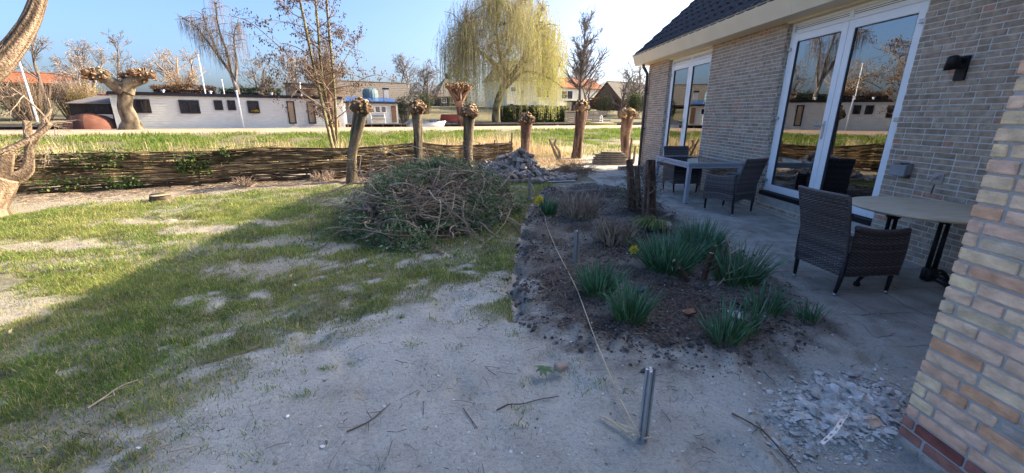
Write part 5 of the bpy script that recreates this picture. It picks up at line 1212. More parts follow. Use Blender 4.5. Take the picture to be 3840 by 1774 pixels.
M['boat_red'] = mat('boat_red', (0.30,0.055,0.032), (0.36,0.07,0.045), 4, rough=0.6)
M['boat_yellow'] = mat('boat_yellow', (0.48,0.36,0.04), (0.55,0.42,0.06), 4, rough=0.5)
M['cover_grey'] = mat('cover_grey', (0.13,0.145,0.14), (0.18,0.195,0.19), 3, rough=0.7)
M['hedge'] = mat('hedge', None, scale=2, ramp=[(0.0,(0.022,0.036,0.013)),(0.6,(0.055,0.085,0.026)),(1.0,(0.12,0.15,0.045))], rough=0.6, trans=0.2)
M['beech'] = mat('beech', None, scale=2, ramp=[(0.0,(0.08,0.042,0.022)),(0.6,(0.17,0.09,0.045)),(1.0,(0.26,0.15,0.07))], rough=0.8, trans=0.2)
M['thicket'] = mat('thicket', None, scale=2, ramp=[(0.0,(0.085,0.062,0.035)),(0.6,(0.15,0.115,0.065)),(1.0,(0.19,0.17,0.07))], rough=0.8, trans=0.2)
M['forsythia'] = mat('forsythia', None, scale=2, ramp=[(0.0,(0.35,0.25,0.02)),(0.6,(0.58,0.43,0.02)),(1.0,(0.70,0.54,0.05))], rough=0.8, trans=0.3)

def gzc(s, t): p = C(s, t); return gz(p[0], p[1])
def cb(m, s0, s1, t0, t1, z0, z1, mi=0, tint=.5): m.box((s0, t0, z0), (s1, t1, z1), mi, tint, rot=RC); return m
def cv(pts): return np.array([C(*p) for p in pts])
def tmat(o): PMAT[o.name] = PMAT[o.parent.name]; return o
def window(par, s0, s1, z0, z1, t, fm, gm, proud=.06, fw=.06, mull=0, name='window', depth=.05):
    f = MB(); a, b = t-proud, t+.02
    cb(f, s0, s0+fw, a, b, z0, z1); cb(f, s1-fw, s1, a, b, z0, z1); cb(f, s0+fw, s1-fw, a, b, z0, z0+fw); cb(f, s0+fw, s1-fw, a, b, z1-fw, z1)
    for k in range(mull): c = s0+(s1-s0)*(k+1)/(mull+1); cb(f, c-fw*.4, c+fw*.4, a+.005, b, z0+fw, z1-fw)
    fo = tmat(f.build(name, fm, par)); g = MB(); cb(g, s0+fw, s1-fw, t-proud*.4, t+.012, z0+fw, z1-fw); g.build('pane', gm, fo); return fo

# ---- long white houseboat
S0, S1, TB = -9.40, 4.15, 35.5
hb = thing('houseboat', 'long white clapboard houseboat with dark window frames along the towpath', 'houseboat', C(-2.6, 37.5, .45))
m = MB()
for k in range(13):
    z = 0.60+k*0.158; v = cv([(S0,TB-.035,z),(S1,TB-.035,z),(S1,TB,z+.160),(S0,TB,z+.160),(S0,TB,z),(S1,TB,z)]); m.add(v, [[0,1,2,3],[4,5,1,0]])
cb(m, S0, S1, TB+.002, 39.8, .60, 2.80); cb(m, S0-.02, S0+.05, TB-.03, TB+.05, .6, 2.66); cb(m, -2.72, -2.70, TB-.021, TB, .6, 2.66)
m.build('wall', M['boat_white'], hb)
m = MB(); cb(m, S0-.1, S1+.1, TB-.12, 40.0, 2.655, 2.80); cb(m, S0-.06, S1+.06, TB-.07, 39.9, 2.80, 2.86); m.build('roof', M['navy'], hb)
m = MB(); cb(m, S0-.1, S1+.1, TB-.1, 40.0, .15, .598); m.build('hull', M['black'], hb)
for s0, s1, z0, z1, mu, gm in ((-8.40,-7.51,1.58,2.42,1,'far_dark'),(-6.02,-4.93,1.56,2.42,1,'far_dark'),(-4.10,-3.62,1.80,2.44,0,'far_dark'),(-3.34,-2.87,1.80,2.45,0,'far_dark'),(-2.18,-1.47,1.62,2.44,0,'far_dark'),(.27,.77,.88,2.46,0,'curtain'),(1.58,2.10,.88,2.46,0,'curtain')):
    window(hb, s0, s1, z0, z1, TB, M['navy'], M[gm], .09, .075, mu)
m = MB(); cb(m, -2.02, -1.55, TB-.22, TB-.095, 1.60, 1.70); m.build('window_box', M['navy'], hb)
m = MB(); leaf_cards(m, np.array([C(rf.uniform(-1.98,-1.58), TB-.16, 1.70+rf.uniform(0,.1)) for k in range(70)]), .08, rf); m.build('window_plant', M['forsythia'], hb)
m = MB(); m.tube(cv([(1.34,36.6,2.84),(1.34,36.6,3.0)]), [.16,.07], 12); m.tube(cv([(1.34,36.6,3.0),(1.34,36.6,3.75)]), .055, 10); m.tube(cv([(1.34,36.6,3.75),(1.34,36.6,3.84)]), .10, 10); m.build('chimney', M['steel'], hb, smooth=True)
for s in (-4.3, -6.9, -.6):
    m = MB(); m.tube(cv([(s,36.5,2.86),(s,36.5,3.0)]), .06, 8); m.tube(cv([(s,36.5,3.0),(s,36.5,3.06)]), .11, 8); m.build('roof_vent', M['white'], hb)
m = MB(); m.tube(cv([(-2.60,35.15,.45),(-2.62,35.15,1.8),(-2.66,35.15,3.02)]), .052, 10); m.tube(cv([(-2.66,35.15,3.0),(-2.66,35.15,3.09)]), .085, 10); tag(m.build('mooring_pole', M['white'], None, origin=C(-2.6,35.15,.45), smooth=True), 'white mooring pole in front of the long houseboat', 'pole')
# ---- dark shed and tent at its left end
sh = thing('boat_shed', 'dark lean-to shed boat with sloping felt roof at the left end of the long houseboat', 'shed', C(-10.5, 37, .5))
m = MB(); cb(m, -11.5, -9.52, 35.9, 38.8, .3, 2.12); m.build('wall', M['dark_wood'], sh)
m = MB(); m.add(cv([(-11.6,35.7,2.14),(-9.5,35.7,2.16),(-9.5,39,2.72),(-10.9,39,2.70),(-11.6,35.7,2.09),(-9.5,35.7,2.11),(-9.5,39,2.67),(-10.9,39,2.65)]), [[0,1,2,3],[4,5,1,0],[4,0,3,7],[7,6,5,4]]); ro = tmat(m.build('roof', M['felt'], sh))
m = MB(); m.tube(cv([(-10.95,39.0,2.74),(-9.5,39.0,2.76)]), .05, 6); m.build('roof_edge', M['red_edge'], ro)
window(sh, -10.7, -9.62, 1.55, 2.08, 35.9, M['dark_wood'], M['far_dark'], .05, .05, 1)
m = MB(); cb(m, -10.75, -9.58, 35.80, 35.88, 1.05, 1.48); m.build('pale_board', M['boat_white'], sh)
te = thing('dome_tent', 'brown dome shaped tent cover beside the towpath', 'tent', C(-10.8, 35.0, .58))
def tent_part(u0, u1, mi, z0=.58, sc=1.0):
    u = np.linspace(u0, u1, 14); w = np.linspace(0, np.pi/2, 9); Uu, Ww = np.meshgrid(u, w, indexing='ij')
    s = -10.80-1.28*np.cos(Uu)*sc; z = z0+1.0*np.sin(Uu)*np.sin(Ww)**.8; t = 34.85+1.2*(1-np.cos(Ww))*0+(1.25*np.cos(Ww))*-np.sin(Uu)*.85+1.2
    return np.stack([s*U[0]+t*N[0], s*U[1]+t*N[1], z+.02*np.sin(Uu*14)*np.cos(Ww)], -1)
for a, b, mm in ((0, .36*np.pi, 'tent'), (.50*np.pi, .93*np.pi, 'tent')):
    m = MB(); m.grid(tent_part(a, b, 0)); m.build('canvas', M[mm], te, smooth=True)
m = MB(); m.grid(tent_part(.36*np.pi, .50*np.pi, 0, .58, .97)); m.build('entrance', M['tent_dark'], te, smooth=True)
m = MB(); m.grid(tent_part(.93*np.pi, np.pi, 0)); g2 = tent_part(.3*np.pi, np.pi, 0, .62); s_off = np.array(C(.42, .35, 0)); m.grid(g2+s_off); m.build('inner_canvas', M['tent_dark'], te, smooth=True)

# ---- pollards along the towpath
def big_pollard(name, label, loc_s, loc_t, trunk, heads, bm, seed, group='old pollards beside the towpath'):
    z0 = gzc(loc_s, loc_t); t = thing('pollard_willow', label, 'tree', C(loc_s, loc_t, z0), 0, group); m = MB()
    for P, r in trunk: rtube(m, cv([(loc_s+a, loc_t+b, z0+c) for a, b, c in P]), r, 18, 30, .18, 1.8, seed, lump=1.0)
    m.build('trunk', bm, t, smooth=True); m = MB()
    for (hs, ht, hz_, rs, rt_, rz_, n) in heads:
        c0 = C(loc_s+hs, loc_t+ht, z0+hz_)
        for k in range(n):
            d = rf.uniform(-1, 1, 3); d[2] = rf.uniform(-.6, .8); off = U*d[0]*rs*.85; p = c0+np.r_[U*d[0]*rs*.85+N*d[1]*rt_*.8, d[2]*rz_*.6]
            r = rf.uniform(.10, .20); blob(m, p, (r, r, r), seed*90+k, .4, 0, rf.uniform(.1, .75), 2.0, 8, 6)
        for k in range(n*3):
            d = unit(rf.normal(0, 1, 3)+[0, 0, .7]); p = c0+np.r_[U*d[0]*rs*.92+N*d[1]*rt_*.9, d[2]*rz_*.8]; stub(m, p, np.r_[U*d[0]+N*d[1], d[2]]+rf.normal(0, .3, 3)+[0,0,.3], rf.uniform(.08, .2), rf.uniform(.028, .05), 1, rf.uniform(.3, .8), rf.uniform(.84, 1))
    m.build('pollard_head', M['burl'], t); return t
big_pollard('p', 'massive old pollard with two spreading knobbly heads in front of the long houseboat', -8.25, 33.6,
    [([(-.05,0,-.1),(.05,0,.5),(-.1,0,1.2),(.05,0,2.0),(.1,0,2.7)], [.62,.44,.36,.37,.42]), ([(.1,0,2.2),(-.3,0,2.6),(-.75,0,2.95),(-1.05,0,3.15)], [.40,.34,.30,.34]), ([(.1,0,2.2),(.4,0,2.65),(.85,0,2.9),(1.15,0,3.1)], [.40,.34,.30,.34]), ([(.1,0,2.4),(.2,.1,2.8),(.15,.1,3.2)], [.22,.16,.13])],
    [(-.98,0,3.05,.62,.5,.38,20),(1.02,0,3.10,.72,.55,.40,24),(-.45,0,2.75,.3,.3,.2,6),(.5,0,2.75,.4,.3,.22,6),(.15,.1,3.05,.12,.12,.15,3)], M['bark'], 3)
big_pollard('p', 'tall reddish pollard with a wide flat cropped head behind the white boat', 13.45, 34.5,
    [([(.1,0,-.1),(0,0,.7),(-.1,0,1.5),(-.2,0,2.1)], [.42,.34,.31,.34])]+[([(-.2,0,1.9),(-.2+a*.5,b*.5,2.6),(-.1+a,b,3.15)], [.30,.18,.14]) for a, b in ((-1.0,0),(-.5,.2),(0,-.2),(.5,.2),(1.0,0))],
    [(-.1,0,3.25,1.28,.8,.26,46)], M['bark_red'], 5)
def shoot_pollard(label, s, t, trunk_h, r, nsh, Lr, seed):
    z0 = gzc(s, t); o = thing('pollard_willow', label, 'tree', C(s, t, z0), 0, 'old pollards beside the towpath'); m = MB()
    rtube(m, cv([(s+.25,t,z0-.1),(s+.2,t,z0+1.0),(s,t,z0+2.0),(s-.05,t,z0+trunk_h)]), [r*1.3, r, r*.95, r*1.3], 16, 26, .2, 1.8, seed, lump=.8); blob(m, C(s-.05,t,z0+trunk_h), (.5,.5,.4), seed, .4, 0, .3); m.build('trunk', M['bark_red'], o, smooth=True)
    m = MB()
    for k in range(nsh):
        a = rf.uniform(0, 6.28); el = rf.uniform(-.2, 1.4); d = np.array([math.cos(a)*math.cos(el), math.sin(a)*math.cos(el), math.sin(el)]); p = C(s-.05, t, z0+trunk_h)+d*.4*rf.uniform(.2, 1); L = rf.uniform(*Lr)*(.45+.55*max(math.sin(el), 0)); P = [p]
        for i in range(5): d = unit(d+np.array([0, 0, .26 if el > .3 else -.05])+rf.normal(0, .07, 3)); P.append(P[-1]+d*L/5)
        tn = rf.uniform(.15, .75); m.tube(P, np.linspace(.017, .005, 6), 4, 0, tn, cap=False)
        for j in range(2): i = rf.integers(1, 5); m.tube([P[i], P[i]+unit(d+rf.normal(0, .4, 3))*L*.3], [.007, .003], 3, 0, tn, cap=False)
    m.build('crown', M['twig'], o)
shoot_pollard('old pollard with a dense broom of brown shoots behind the alder', 3.0, 34.6, 2.6, .33, 620, (1.6, 3.6), 4)

# ---- trees
def grow(mb, p, d, L, r, lvl, cfg, rngl, tips=None):
    n = 7; P = [np.array(p, float)]; d = unit(d)
    for i in range(n-1):
        d = unit(d+rngl.normal(0, cfg['wig'], 3)+np.array([0, 0, cfg['up'][min(lvl, len(cfg['up'])-1)]])); P.append(P[-1]+d*L/(n-1))
    R_ = np.linspace(r, max(r*.42, cfg['rmin']), n)
    mb.tube(P, R_, (8, 6, 4, 3, 3, 3)[lvl], 0, np.clip(cfg['tint']+rngl.normal(0, .1)+.06*lvl, 0, 1), cap=False)
    if tips is not None and lvl >= cfg['n']-1: tips.append((P[-1], d)); tips.append((P[4], d))
    if lvl < cfg['n']:
        for k in range(cfg['ch'][lvl]):
            f = rngl.uniform(cfg.get('st', .3), 1.0); x = f*(n-1); i = min(int(x), n-2); q = P[i]+(P[i+1]-P[i])*(x-i)
            a = unit(np.cross(d, rngl.normal(0, 1, 3))); dd = unit(d*math.cos(cfg['sp'])+a*math.sin(cfg['sp'])+rngl.normal(0, .15, 3))
            grow(mb, q, dd, L*cfg['lr']*rngl.uniform(.65, 1.1)*(1.15-.45*f), max(R_[i]*.55, cfg['rmin']), lvl+1, cfg, rngl, tips)
def bare_tree(label, s, t, h, cfg, tr=.16, mname='twig_grey', lean=(0, 0), group='bare trees on the far bank', stems=1, kind='tree', name='bare_tree', bh=.35):
    z0 = gzc(s, t); o = thing(name, label, kind, C(s, t, z0), 0, group); c = dict(n=3, ch=(9, 6, 4), up=(.05, .06, .02), sp=.7, lr=.55, wig=.12, rmin=.014, tint=.45, st=.28); c.update(cfg)
    tr_m = MB(); cr = MB()
    for k in range(stems):
        p = C(s+rf.normal(0, .25)*(stems > 1), t, z0-.1); d = np.r_[U*(lean[0]+rf.normal(0, .16)*(stems > 1))+N*lean[1], 1]
        tr_m.tube([p, p+unit(d)*h*bh*.5, p+unit(d)*h*bh], [tr*1.2, tr, tr*.86], 8, 0, .3, cap=False)
        grow(cr, p+unit(d)*h*bh, d, h*(1-bh)*.86, tr*.86, 0, c, rf)
        for j in range(c.get('low', 4)):
            a = rf.uniform(0, 6.28); q = p+unit(d)*h*rf.uniform(bh*.7, bh*1.1); grow(cr, q, [math.cos(a), math.sin(a), .9], h*.42, tr*.5, 1, c, rf)
    tr_m.build('trunk', M[mname], o, smooth=True); cr.build('crown', M[mname], o); return o
bare_tree('grey bare tree behind the orange roof at the far left', -20.8, 60, 7.4, dict(ch=(9,6,5), sp=.75, tint=.4), .14)
bare_tree('feathery bare tree above the yellow forsythia', -15.4, 62, 6.6, dict(ch=(10,6,4), sp=.6), .12)
bare_tree('low pinkish bare tree left of the big pollard heads', -16.4, 55, 4.8, dict(ch=(9,6,5), sp=.8, tint=.75), .10, stems=2)
bare_tree('broad reddish bare tree behind the middle of the long houseboat', -11.2, 66, 6.4, dict(ch=(10,7,5), sp=.85, tint=.6, rmin=.013), .18, 'twig', stems=3, bh=.2)
bare_tree('small bare tree right of the birch behind the houseboat', -1.6, 52, 5.2, dict(ch=(8,6,4), sp=.8), .10, stems=3, bh=.2)
bare_tree('bushy bare tree beside the farmhouse roof', 17.3, 57, 6.0, dict(ch=(9,7,5), sp=.8, tint=.5), .14, stems=3, bh=.2)
bare_tree('tall narrow bare tree right of the weeping willow', 41.3, 55, 14.6, dict(ch=(34,10,6), sp=.72, up=(.03,.09,.05), lr=.42, wig=.06, st=.04, tint=.35, rmin=.017, low=8), .22)
bare_tree('thin bare tree in front of the red tiled roof', 44.5, 57, 8.0, dict(ch=(9,6,4), sp=.7, rmin=.014), .13, stems=2)
bare_tree('twisted bare tree left of the brown barn', 48.0, 52.5, 7.6, dict(ch=(9,6,5), sp=.8, wig=.22, rmin=.015), .18, stems=2, bh=.2)
bare_tree('bare tree rising over the barn beside the drainpipe', 52.0, 53.5, 9.0, dict(ch=(10,6,5), sp=.75, wig=.2, rmin=.015), .18, stems=2, bh=.2)
bare_tree('far bare tree at the left frame edge behind the leaning limb', -23.5, 58, 7.6, dict(ch=(9,6,4), sp=.7), .14)
for s_, t_, h_, lab in ((-33, 84, 9, 'distant bare tree at the far left horizon'), (-24, 82, 7.5, 'distant bare tree behind the orange roofed cottage'), (3, 82, 8, 'distant bare tree behind the grey garden building'), (21.5, 84, 8.5, 'distant bare tree behind the farmhouse chimney'), (34, 88, 9.5, 'distant bare tree behind the pale house'), (47, 92, 11, 'distant bare tree between pale house and red roof'), (58, 92, 10.5, 'distant bare tree behind the red tiled roof'), (68, 88, 11, 'distant bare tree behind the brown barn')):
    bare_tree(lab, s_, t_, h_, dict(n=3, ch=(9,6,4), sp=.8, rmin=.018, tint=.55), .18, 'twig_grey', stems=3, bh=.15)
# birch with drooping twigs
def birch():
    s, t = -3.7, 50; z0 = gzc(s, t); o = thing('birch_tree', 'tall drooping birch leaning left behind the long houseboat', 'tree', C(s, t, z0)); m = MB(); cr = MB()
    limbs = [([(0,0,-.1),(0,0,2.2),(-.25,0,4.0)], [.24,.20,.17]), ([(-.25,0,4.0),(-.9,.2,5.2),(-1.7,.3,6.7),(-2.5,.3,8.0),(-3.3,.3,8.6)], [.15,.12,.09,.06,.03]), ([(-.25,0,4.0),(-.3,0,5.8),(-.6,.1,8.0),(-.5,.1,10.6)], [.15,.11,.08,.03]), ([(-.1,0,3.0),(.35,-.3,5.0),(.5,-.2,7.2),(1.2,-.2,9.0)], [.13,.10,.07,.03]), ([(-.9,.2,5.2),(-1.4,-.4,7.4),(-1.6,-.5,9.2)], [.09,.06,.03])]
    for P, r in limbs: rtube(m, cv([(s+a, t+b, z0+c) for a, b, c in P]), r, 9, 18, .06, 2, 5)
    m.build('trunk', M['twig_grey'], o, smooth=True)
    for P, r in limbs[1:]:
        Q = resample(cv([(s+a, t+b, z0+c) for a, b, c in P]), 24)
        for k in range(30):
            i = rf.integers(6, 24); a = rf.uniform(0, 6.28); d = unit([math.cos(a), math.sin(a), .7]); L = rf.uniform(.6, 1.7); R_ = [Q[i]]
            for j in range(5): d = unit(d+rf.normal(0, .12, 3)-[0, 0, .13]); R_.append(R_[-1]+d*L/5)
            cr.tube(R_, np.linspace(.03, .012, 6), 4, 0, .45, cap=False)
            for q in range(9):
                j = rf.integers(1, 6); p = R_[j]; LL = rf.uniform(.5, 1.9); dx = rf.normal(0, .12, 3); cr.tube([p, p+dx*.6+[0, 0, -.3*LL], p+dx+[0, 0, -LL]], [.009, .009, .006], 3, 0, np.clip(rf.normal(.52, .15), 0, 1), cap=False)
    cr.build('crown', M['twig_grey'], o)
birch()
# alder with cones just behind the fence
def alder():
    k_ = 15.5/13.2; o = thing('alder_tree', 'slender three stemmed alder hung with dark cones just behind the wattle fence', 'tree', C(1.42, 15.5, 0)); m = MB(); cr = MB(); tips = []
    st = [[(1.42,.05),(1.33,.5),(1.09,2.56),(.88,4.93),(.62,7.6)], [(1.46,.05),(1.44,.5),(1.27,2.66),(1.33,4.98),(1.25,8.0)], [(1.52,.05),(1.50,.5),(1.62,2.67),(1.67,5.03),(1.95,7.8)]]
    cfg = dict(n=2, ch=(6, 4), up=(.02, .02, -.01), sp=.75, lr=.5, wig=.16, rmin=.0038, tint=.45, st=.25)
    for j, P in enumerate(st):
        Q, rr = rtube(m, cv([(a, 15.5+.12*j, z) for a, z in P]), [.062,.058,.046,.034,.012], 10, 44, .07, 2.2, 11+j)
        for i in range(14, 44):
            for kk in range(1):
                if rf.uniform() < (.15 if i > 18 else .45): continue
                a = rf.uniform(0, 6.28); sdir = (-1 if rf.uniform() < .58 else 1); d = np.r_[U*sdir*abs(math.cos(a))+N*math.sin(a)*.8, .42+rf.normal(0, .15)]; L = rf.uniform(.6, 1.75)*(1-.010*(i-14))
                grow(cr, Q[i], d, L, rr[i]*.42, 0, cfg, rf, tips)
    for P in ([(1.22,1.62),(.6,2.3),(-.05,3.0),(-.35,3.15)], [(1.12,2.4),(.3,3.4),(-.5,4.15),(-1.0,4.3)], [(1.65,1.9),(2.3,2.6),(3.0,2.9),(3.5,2.75)], [(1.63,2.7),(2.2,3.6),(2.7,4.0)]):
        Q = resample(cv([(a, 15.5+rf.normal(0, .1), z) for a, z in P]), 16); cr.tube(Q, np.linspace(.018, .006, 16), 5, 0, .5, cap=False)
        for i in range(5, 16): grow(cr, Q[i], np.r_[U*rf.normal(0, 1)+N*rf.normal(0, 1), rf.normal(.1, .4)], .4, .006, 1, cfg, rf, tips)
    m.build('trunk', M['bark_green'], o, smooth=True); cr.build('crown', M['twig'], o)
    c = MB(); PP = []
    for p, d in tips:
        for q in range(rf.integers(0, 3)): PP.append(p+rf.normal(0, .045, 3)-[0, 0, .03])
    PP = np.array(PP); rocks(c, PP[:, 0], PP[:, 1], PP[:, 2], rf.uniform(.010, .019, len(PP)), rf, 1.9); c.build('cones', M['cone'], o)
alder()
# weeping willow
def willow():
    t0 = 42.5; zb = gzc(20.6, t0); kx = t0/42.0
    X = lambda x, y, dt=0: C((21.37+(x-1890)*.0311)*kx, t0+dt, 1.6+(4.38+(330-y)*.0264-1.6)*kx)
    o = thing('weeping_willow', 'huge yellow green weeping willow in front of the pale house', 'tree', C(20.6, t0, zb)); m = MB()
    L_ = [([(1858,470),(1862,400),(1885,330),(1905,285)], [.50,.40,.38,.36], 0), ([(1900,310),(1842,238),(1769,194),(1740,170),(1720,130)], [.28,.22,.17,.12,.06], -1.0), ([(1905,285),(1882,218),(1874,161),(1870,101),(1885,30),(1880,-40)], [.27,.22,.18,.14,.09,.05], .6),
          ([(1905,300),(1943,242),(1979,157),(1991,120),(2010,40)], [.30,.24,.19,.14,.07], -.8), ([(1882,218),(1931,161),(1945,90),(1960,0)], [.22,.17,.12,.06], 1.2), ([(1943,242),(2010,205),(2060,180),(2090,140)], [.22,.16,.12,.07], .8), ([(1870,101),(1905,80),(1930,20),(1940,-50)], [.15,.12,.08,.05], -1.5), ([(1895,330),(1950,270),(2020,290),(2060,330)], [.2,.14,.10,.06], -2.0), ([(1769,194),(1760,140),(1790,90)], [.14,.09,.05], 1.5)]
    nodes = []
    for P, r, dt in L_:
        n = len(P); Q, rr = rtube(m, [X(x, y, dt*i/(n-1)*1.8) for i, (x, y) in enumerate(P)], r, 12, 26, .10, 2.0, int(abs(dt*10))+3)
        if len(nodes) or True: nodes += [(Q[i], rr[i]) for i in range(8, 26)] if r[0] < .6 else []
    m.build('trunk', M['bark_green'], o, smooth=True)
    NP = np.array([q for q, r in nodes]); br = MB(); lv = MB(); starts = []
    cs = X(1892, 190)
    for k in range(300):
        a = rf.uniform(0, 6.28); e = rf.uniform(-.35, 1.5); d = np.array([math.cos(a)*math.cos(e), math.sin(a)*math.cos(e), math.sin(e)]); rr = rf.uniform(.55, 1.0)
        tip = cs+np.r_[U*d[0]*7.4*rr+N*d[1]*5.2*rr, d[2]*7.4*rr]
        i = np.argmin(np.linalg.norm(NP-tip, axis=1)+rf.uniform(0, 1.2, len(NP))); p = NP[i]; mid = (p+tip)/2+[0, 0, .35*np.linalg.norm(tip-p)*.5]
        Q = resample([p, mid, tip], 9); br.tube(Q, np.linspace(.055, .014, 9), 4, 0, .35, cap=False); starts += [Q[j] for j in range(3, 9)]
    starts = np.array(starts); sc = starts@np.r_[U, 0]; PP = []; TT = []
    for k in range(8200):
        if k % 3 == 0: p = starts[rf.integers(len(starts))]+rf.normal(0, .22, 3)
        else:
            dd = unit(rf.normal(0, 1, 3)); dd[2] = abs(dd[2])*.95-.10; q3 = rf.uniform(.35, 1.0)**.5*(1+.12*math.sin(dd[0]*9+dd[1]*5)); p = cs+np.r_[U*dd[0]*7.3*q3+N*dd[1]*5.4*q3, dd[2]*7.3*q3]
        sx = p[:2]@U; right = sstep(20.5, 25, sx)
        L = rf.uniform(.6, 2.2)+(rf.uniform(0, 4.6) if p[2] < 8.6 else 0)+.6*right*rf.uniform(); zmin = 1.1; L = min(L, max(p[2]-zmin, .3)); n = 6; u = np.linspace(0, 1, n)
        dr = rf.normal(0, .18, 2); Q = p+np.c_[dr[0]*np.sqrt(u)*1.2, dr[1]*np.sqrt(u)*1.2, -L*u]; br.tube(Q, np.linspace(.010, .006, n), 3, 0, .75, cap=False)
        q = int(L*(6.5+2.5*right)); w = rf.uniform(0, 1, q); base = p+np.c_[dr[0]*np.sqrt(w)*1.2, dr[1]*np.sqrt(w)*1.2, -L*w]+rf.normal(0, .045, (q, 3)); PP.append(base); TT.append(np.clip(.35+.3*right+rf.normal(0, .2, q)-(.2 if right < .2 else 0), 0, 1))
    PP = np.concatenate(PP); TT = np.concatenate(TT); n = len(PP); d = rf.normal(0, .35, (n, 3)); d[:, 2] = -1; d /= np.linalg.norm(d, axis=1, keepdims=True); w = np.cross(d, rf.normal(0, 1, (n, 3))); w /= np.linalg.norm(w, axis=1, keepdims=True); sz = rf.uniform(.07, .16, (n, 1))
    v = np.stack([PP, PP+d*sz*.5+w*sz*.16, PP+d*sz, PP+d*sz*.5-w*sz*.16], 1); lv.add(v.reshape(-1, 3), np.arange(n)[:, None]*4+np.array([[0,1,2,3]]), 0, np.repeat(TT, 4))
    br.build('branches', M['twig'], o); lv.build('crown', M['willow_leaf'], o)
willow()

# ---- bushes and hedges
def bush(name, label, s, t, r, h, n, mname, size=.12, cat='shrub', group=None, tw=120, fill=1.0, asp=.55):
    z0 = gzc(s, t); o = thing(name, label, cat, C(s, t, z0), 0, group); m = MB(); PP = []
    lobes = [(rf.uniform(-.5, .5)*r[0], rf.uniform(-.4, .4)*r[1], h*rf.uniform(.35, .72), rf.uniform(.42, .62)) for k in range(9)]
    for k in range(n):
        a = lobes[rf.integers(9)]; d = unit(rf.normal(0, 1, 3))*rf.uniform(.6, 1.05)**.6; p = C(s+a[0]+d[0]*r[0]*a[3], t+a[1]+d[1]*r[1]*a[3], z0+max(a[2]+d[2]*h*a[3]*.62, .03)); PP.append(p)
    leaf_cards(m, np.array(PP), size, rf, asp=asp); 
    if tw:
        b = MB()
        for k in range(tw):
            d = rf.normal(0, 1, 2)*.5; p0 = C(s+d[0]*r[0]*.4, t+d[1]*r[1]*.4, z0); p1 = C(s+d[0]*r[0], t+d[1]*r[1], z0+h*rf.uniform(.6, 1.08)); b.tube(resample([p0, (p0+p1)/2+rf.normal(0, .1, 3), p1], 5), np.linspace(.02, .006, 5), 3, 0, .5, cap=False)
        b.build('stems', M['twig'], o)
    m.build('foliage', M[mname], o); return o
bush('thicket', 'brown thicket of bare bushes below the orange roof', -17.2, 46.5, (1.9,1.2), 3.0, 2400, 'thicket', .11, group='brown thickets on the far left bank', tw=260)
bush('thicket', 'brown thicket at the far left frame edge', -20.2, 46.5, (1.9,1.2), 2.9, 2200, 'thicket', .11, group='brown thickets on the far left bank', tw=240)
bush('thicket', 'brown thicket between orange roof and yellow forsythia', -15.0, 47.5, (1.2,1.0), 2.9, 1500, 'thicket', .11, group='brown thickets on the far left bank', tw=200)
bush('forsythia', 'bright yellow flowering forsythia bush left of the big pollard', -13.7, 46.5, (1.5,1.0), 3.0, 1900, 'forsythia', .09, tw=160)
bush('evergreen_bush', 'round dark evergreen bush above the houseboat roof', -1.0, 52, (.72,.6), 3.9, 2200, 'hedge', .13, tw=0)
bush('evergreen_bush', 'dark ivy covered bush between small houseboat and white boat', 10.6, 42.6, (1.1,.8), 2.7, 2600, 'hedge', .11, tw=40)
bush('evergreen_bush', 'dark evergreen shrub at the foot of the bushy bare tree', 15.8, 54, (1.9,1.2), 2.9, 3200, 'hedge', .13, tw=60)
bush('evergreen_bush', 'dark green shrub mass right of the last pollard', 48.2, 50, (2.0,1.4), 4.0, 4200, 'hedge', .16, tw=60)
bush('evergreen_bush', 'dark green shrub beside the drainpipe', 51.2, 50, (2.0,1.4), 4.6, 4000, 'hedge', .16, tw=60)
bush('evergreen_bush', 'olive green shrub behind the wooden quay fence', 44.6, 53, (1.8,1.2), 3.2, 2600, 'hedge', .15, tw=80)
bush('evergreen_bush', 'low green bush above the small yellow boat', 38.0, 49, (1.3,1.0), 1.9, 1700, 'hedge', .13, tw=20)
def hedge(label, s0, s1, t, w, h, n, mname, size=.13, group=None):
    z0 = gzc((s0+s1)/2, t); o = thing('hedge', label, 'hedge', C((s0+s1)/2, t, z0), 0, group); m = MB(); s = rf.uniform(s0, s1, n); k = rf.uniform(0, 1, n); top = h*(1+.16*(fbm(s*.9, s*0, 4, 3)-.5)); z = np.where(k < .35, top*rf.uniform(.9, 1.03, n), top*rf.uniform(0.02, 1, n)); dt = np.where(k < .35, rf.uniform(-w/2, w/2, n), -w/2*rf.uniform(.8, 1.1, n))+.35*(fbm(s*1.3, z*1.3, 6, 3)-.5)
    P = np.array([C(a, t+b, z0+c) for a, b, c in zip(s, dt, z)]); leaf_cards(m, P, size, rf); cm = MB(); cb(cm, s0+.15, s1-.15, t-w*.36, t+w*.4, z0-.4, z0+h*.86); cm.build('inner_twigs', M['dark_wood'], o); m.build('foliage', M[mname], o); return o
hedge('clipped evergreen hedge in front of the pale house', 21.6, 30.6, 43.4, 1.3, 1.75, 9000, 'hedge', .14, 'hedges on the far bank')
hedge('brown beech hedge behind the left half of the houseboat', -10.6, -5.6, 52, 1.2, 2.75, 4200, 'beech', .15, 'hedges on the far bank')
hedge('dark green hedge behind the right half of the houseboat', -5.4, .1, 52, 1.2, 2.45, 4200, 'hedge', .15, 'hedges on the far bank')
hedge('low rusty hedge below the red tiled roof', 49.0, 58.5, 62, 1.4, 1.9, 3600, 'beech', .2, 'hedges on the far bank')

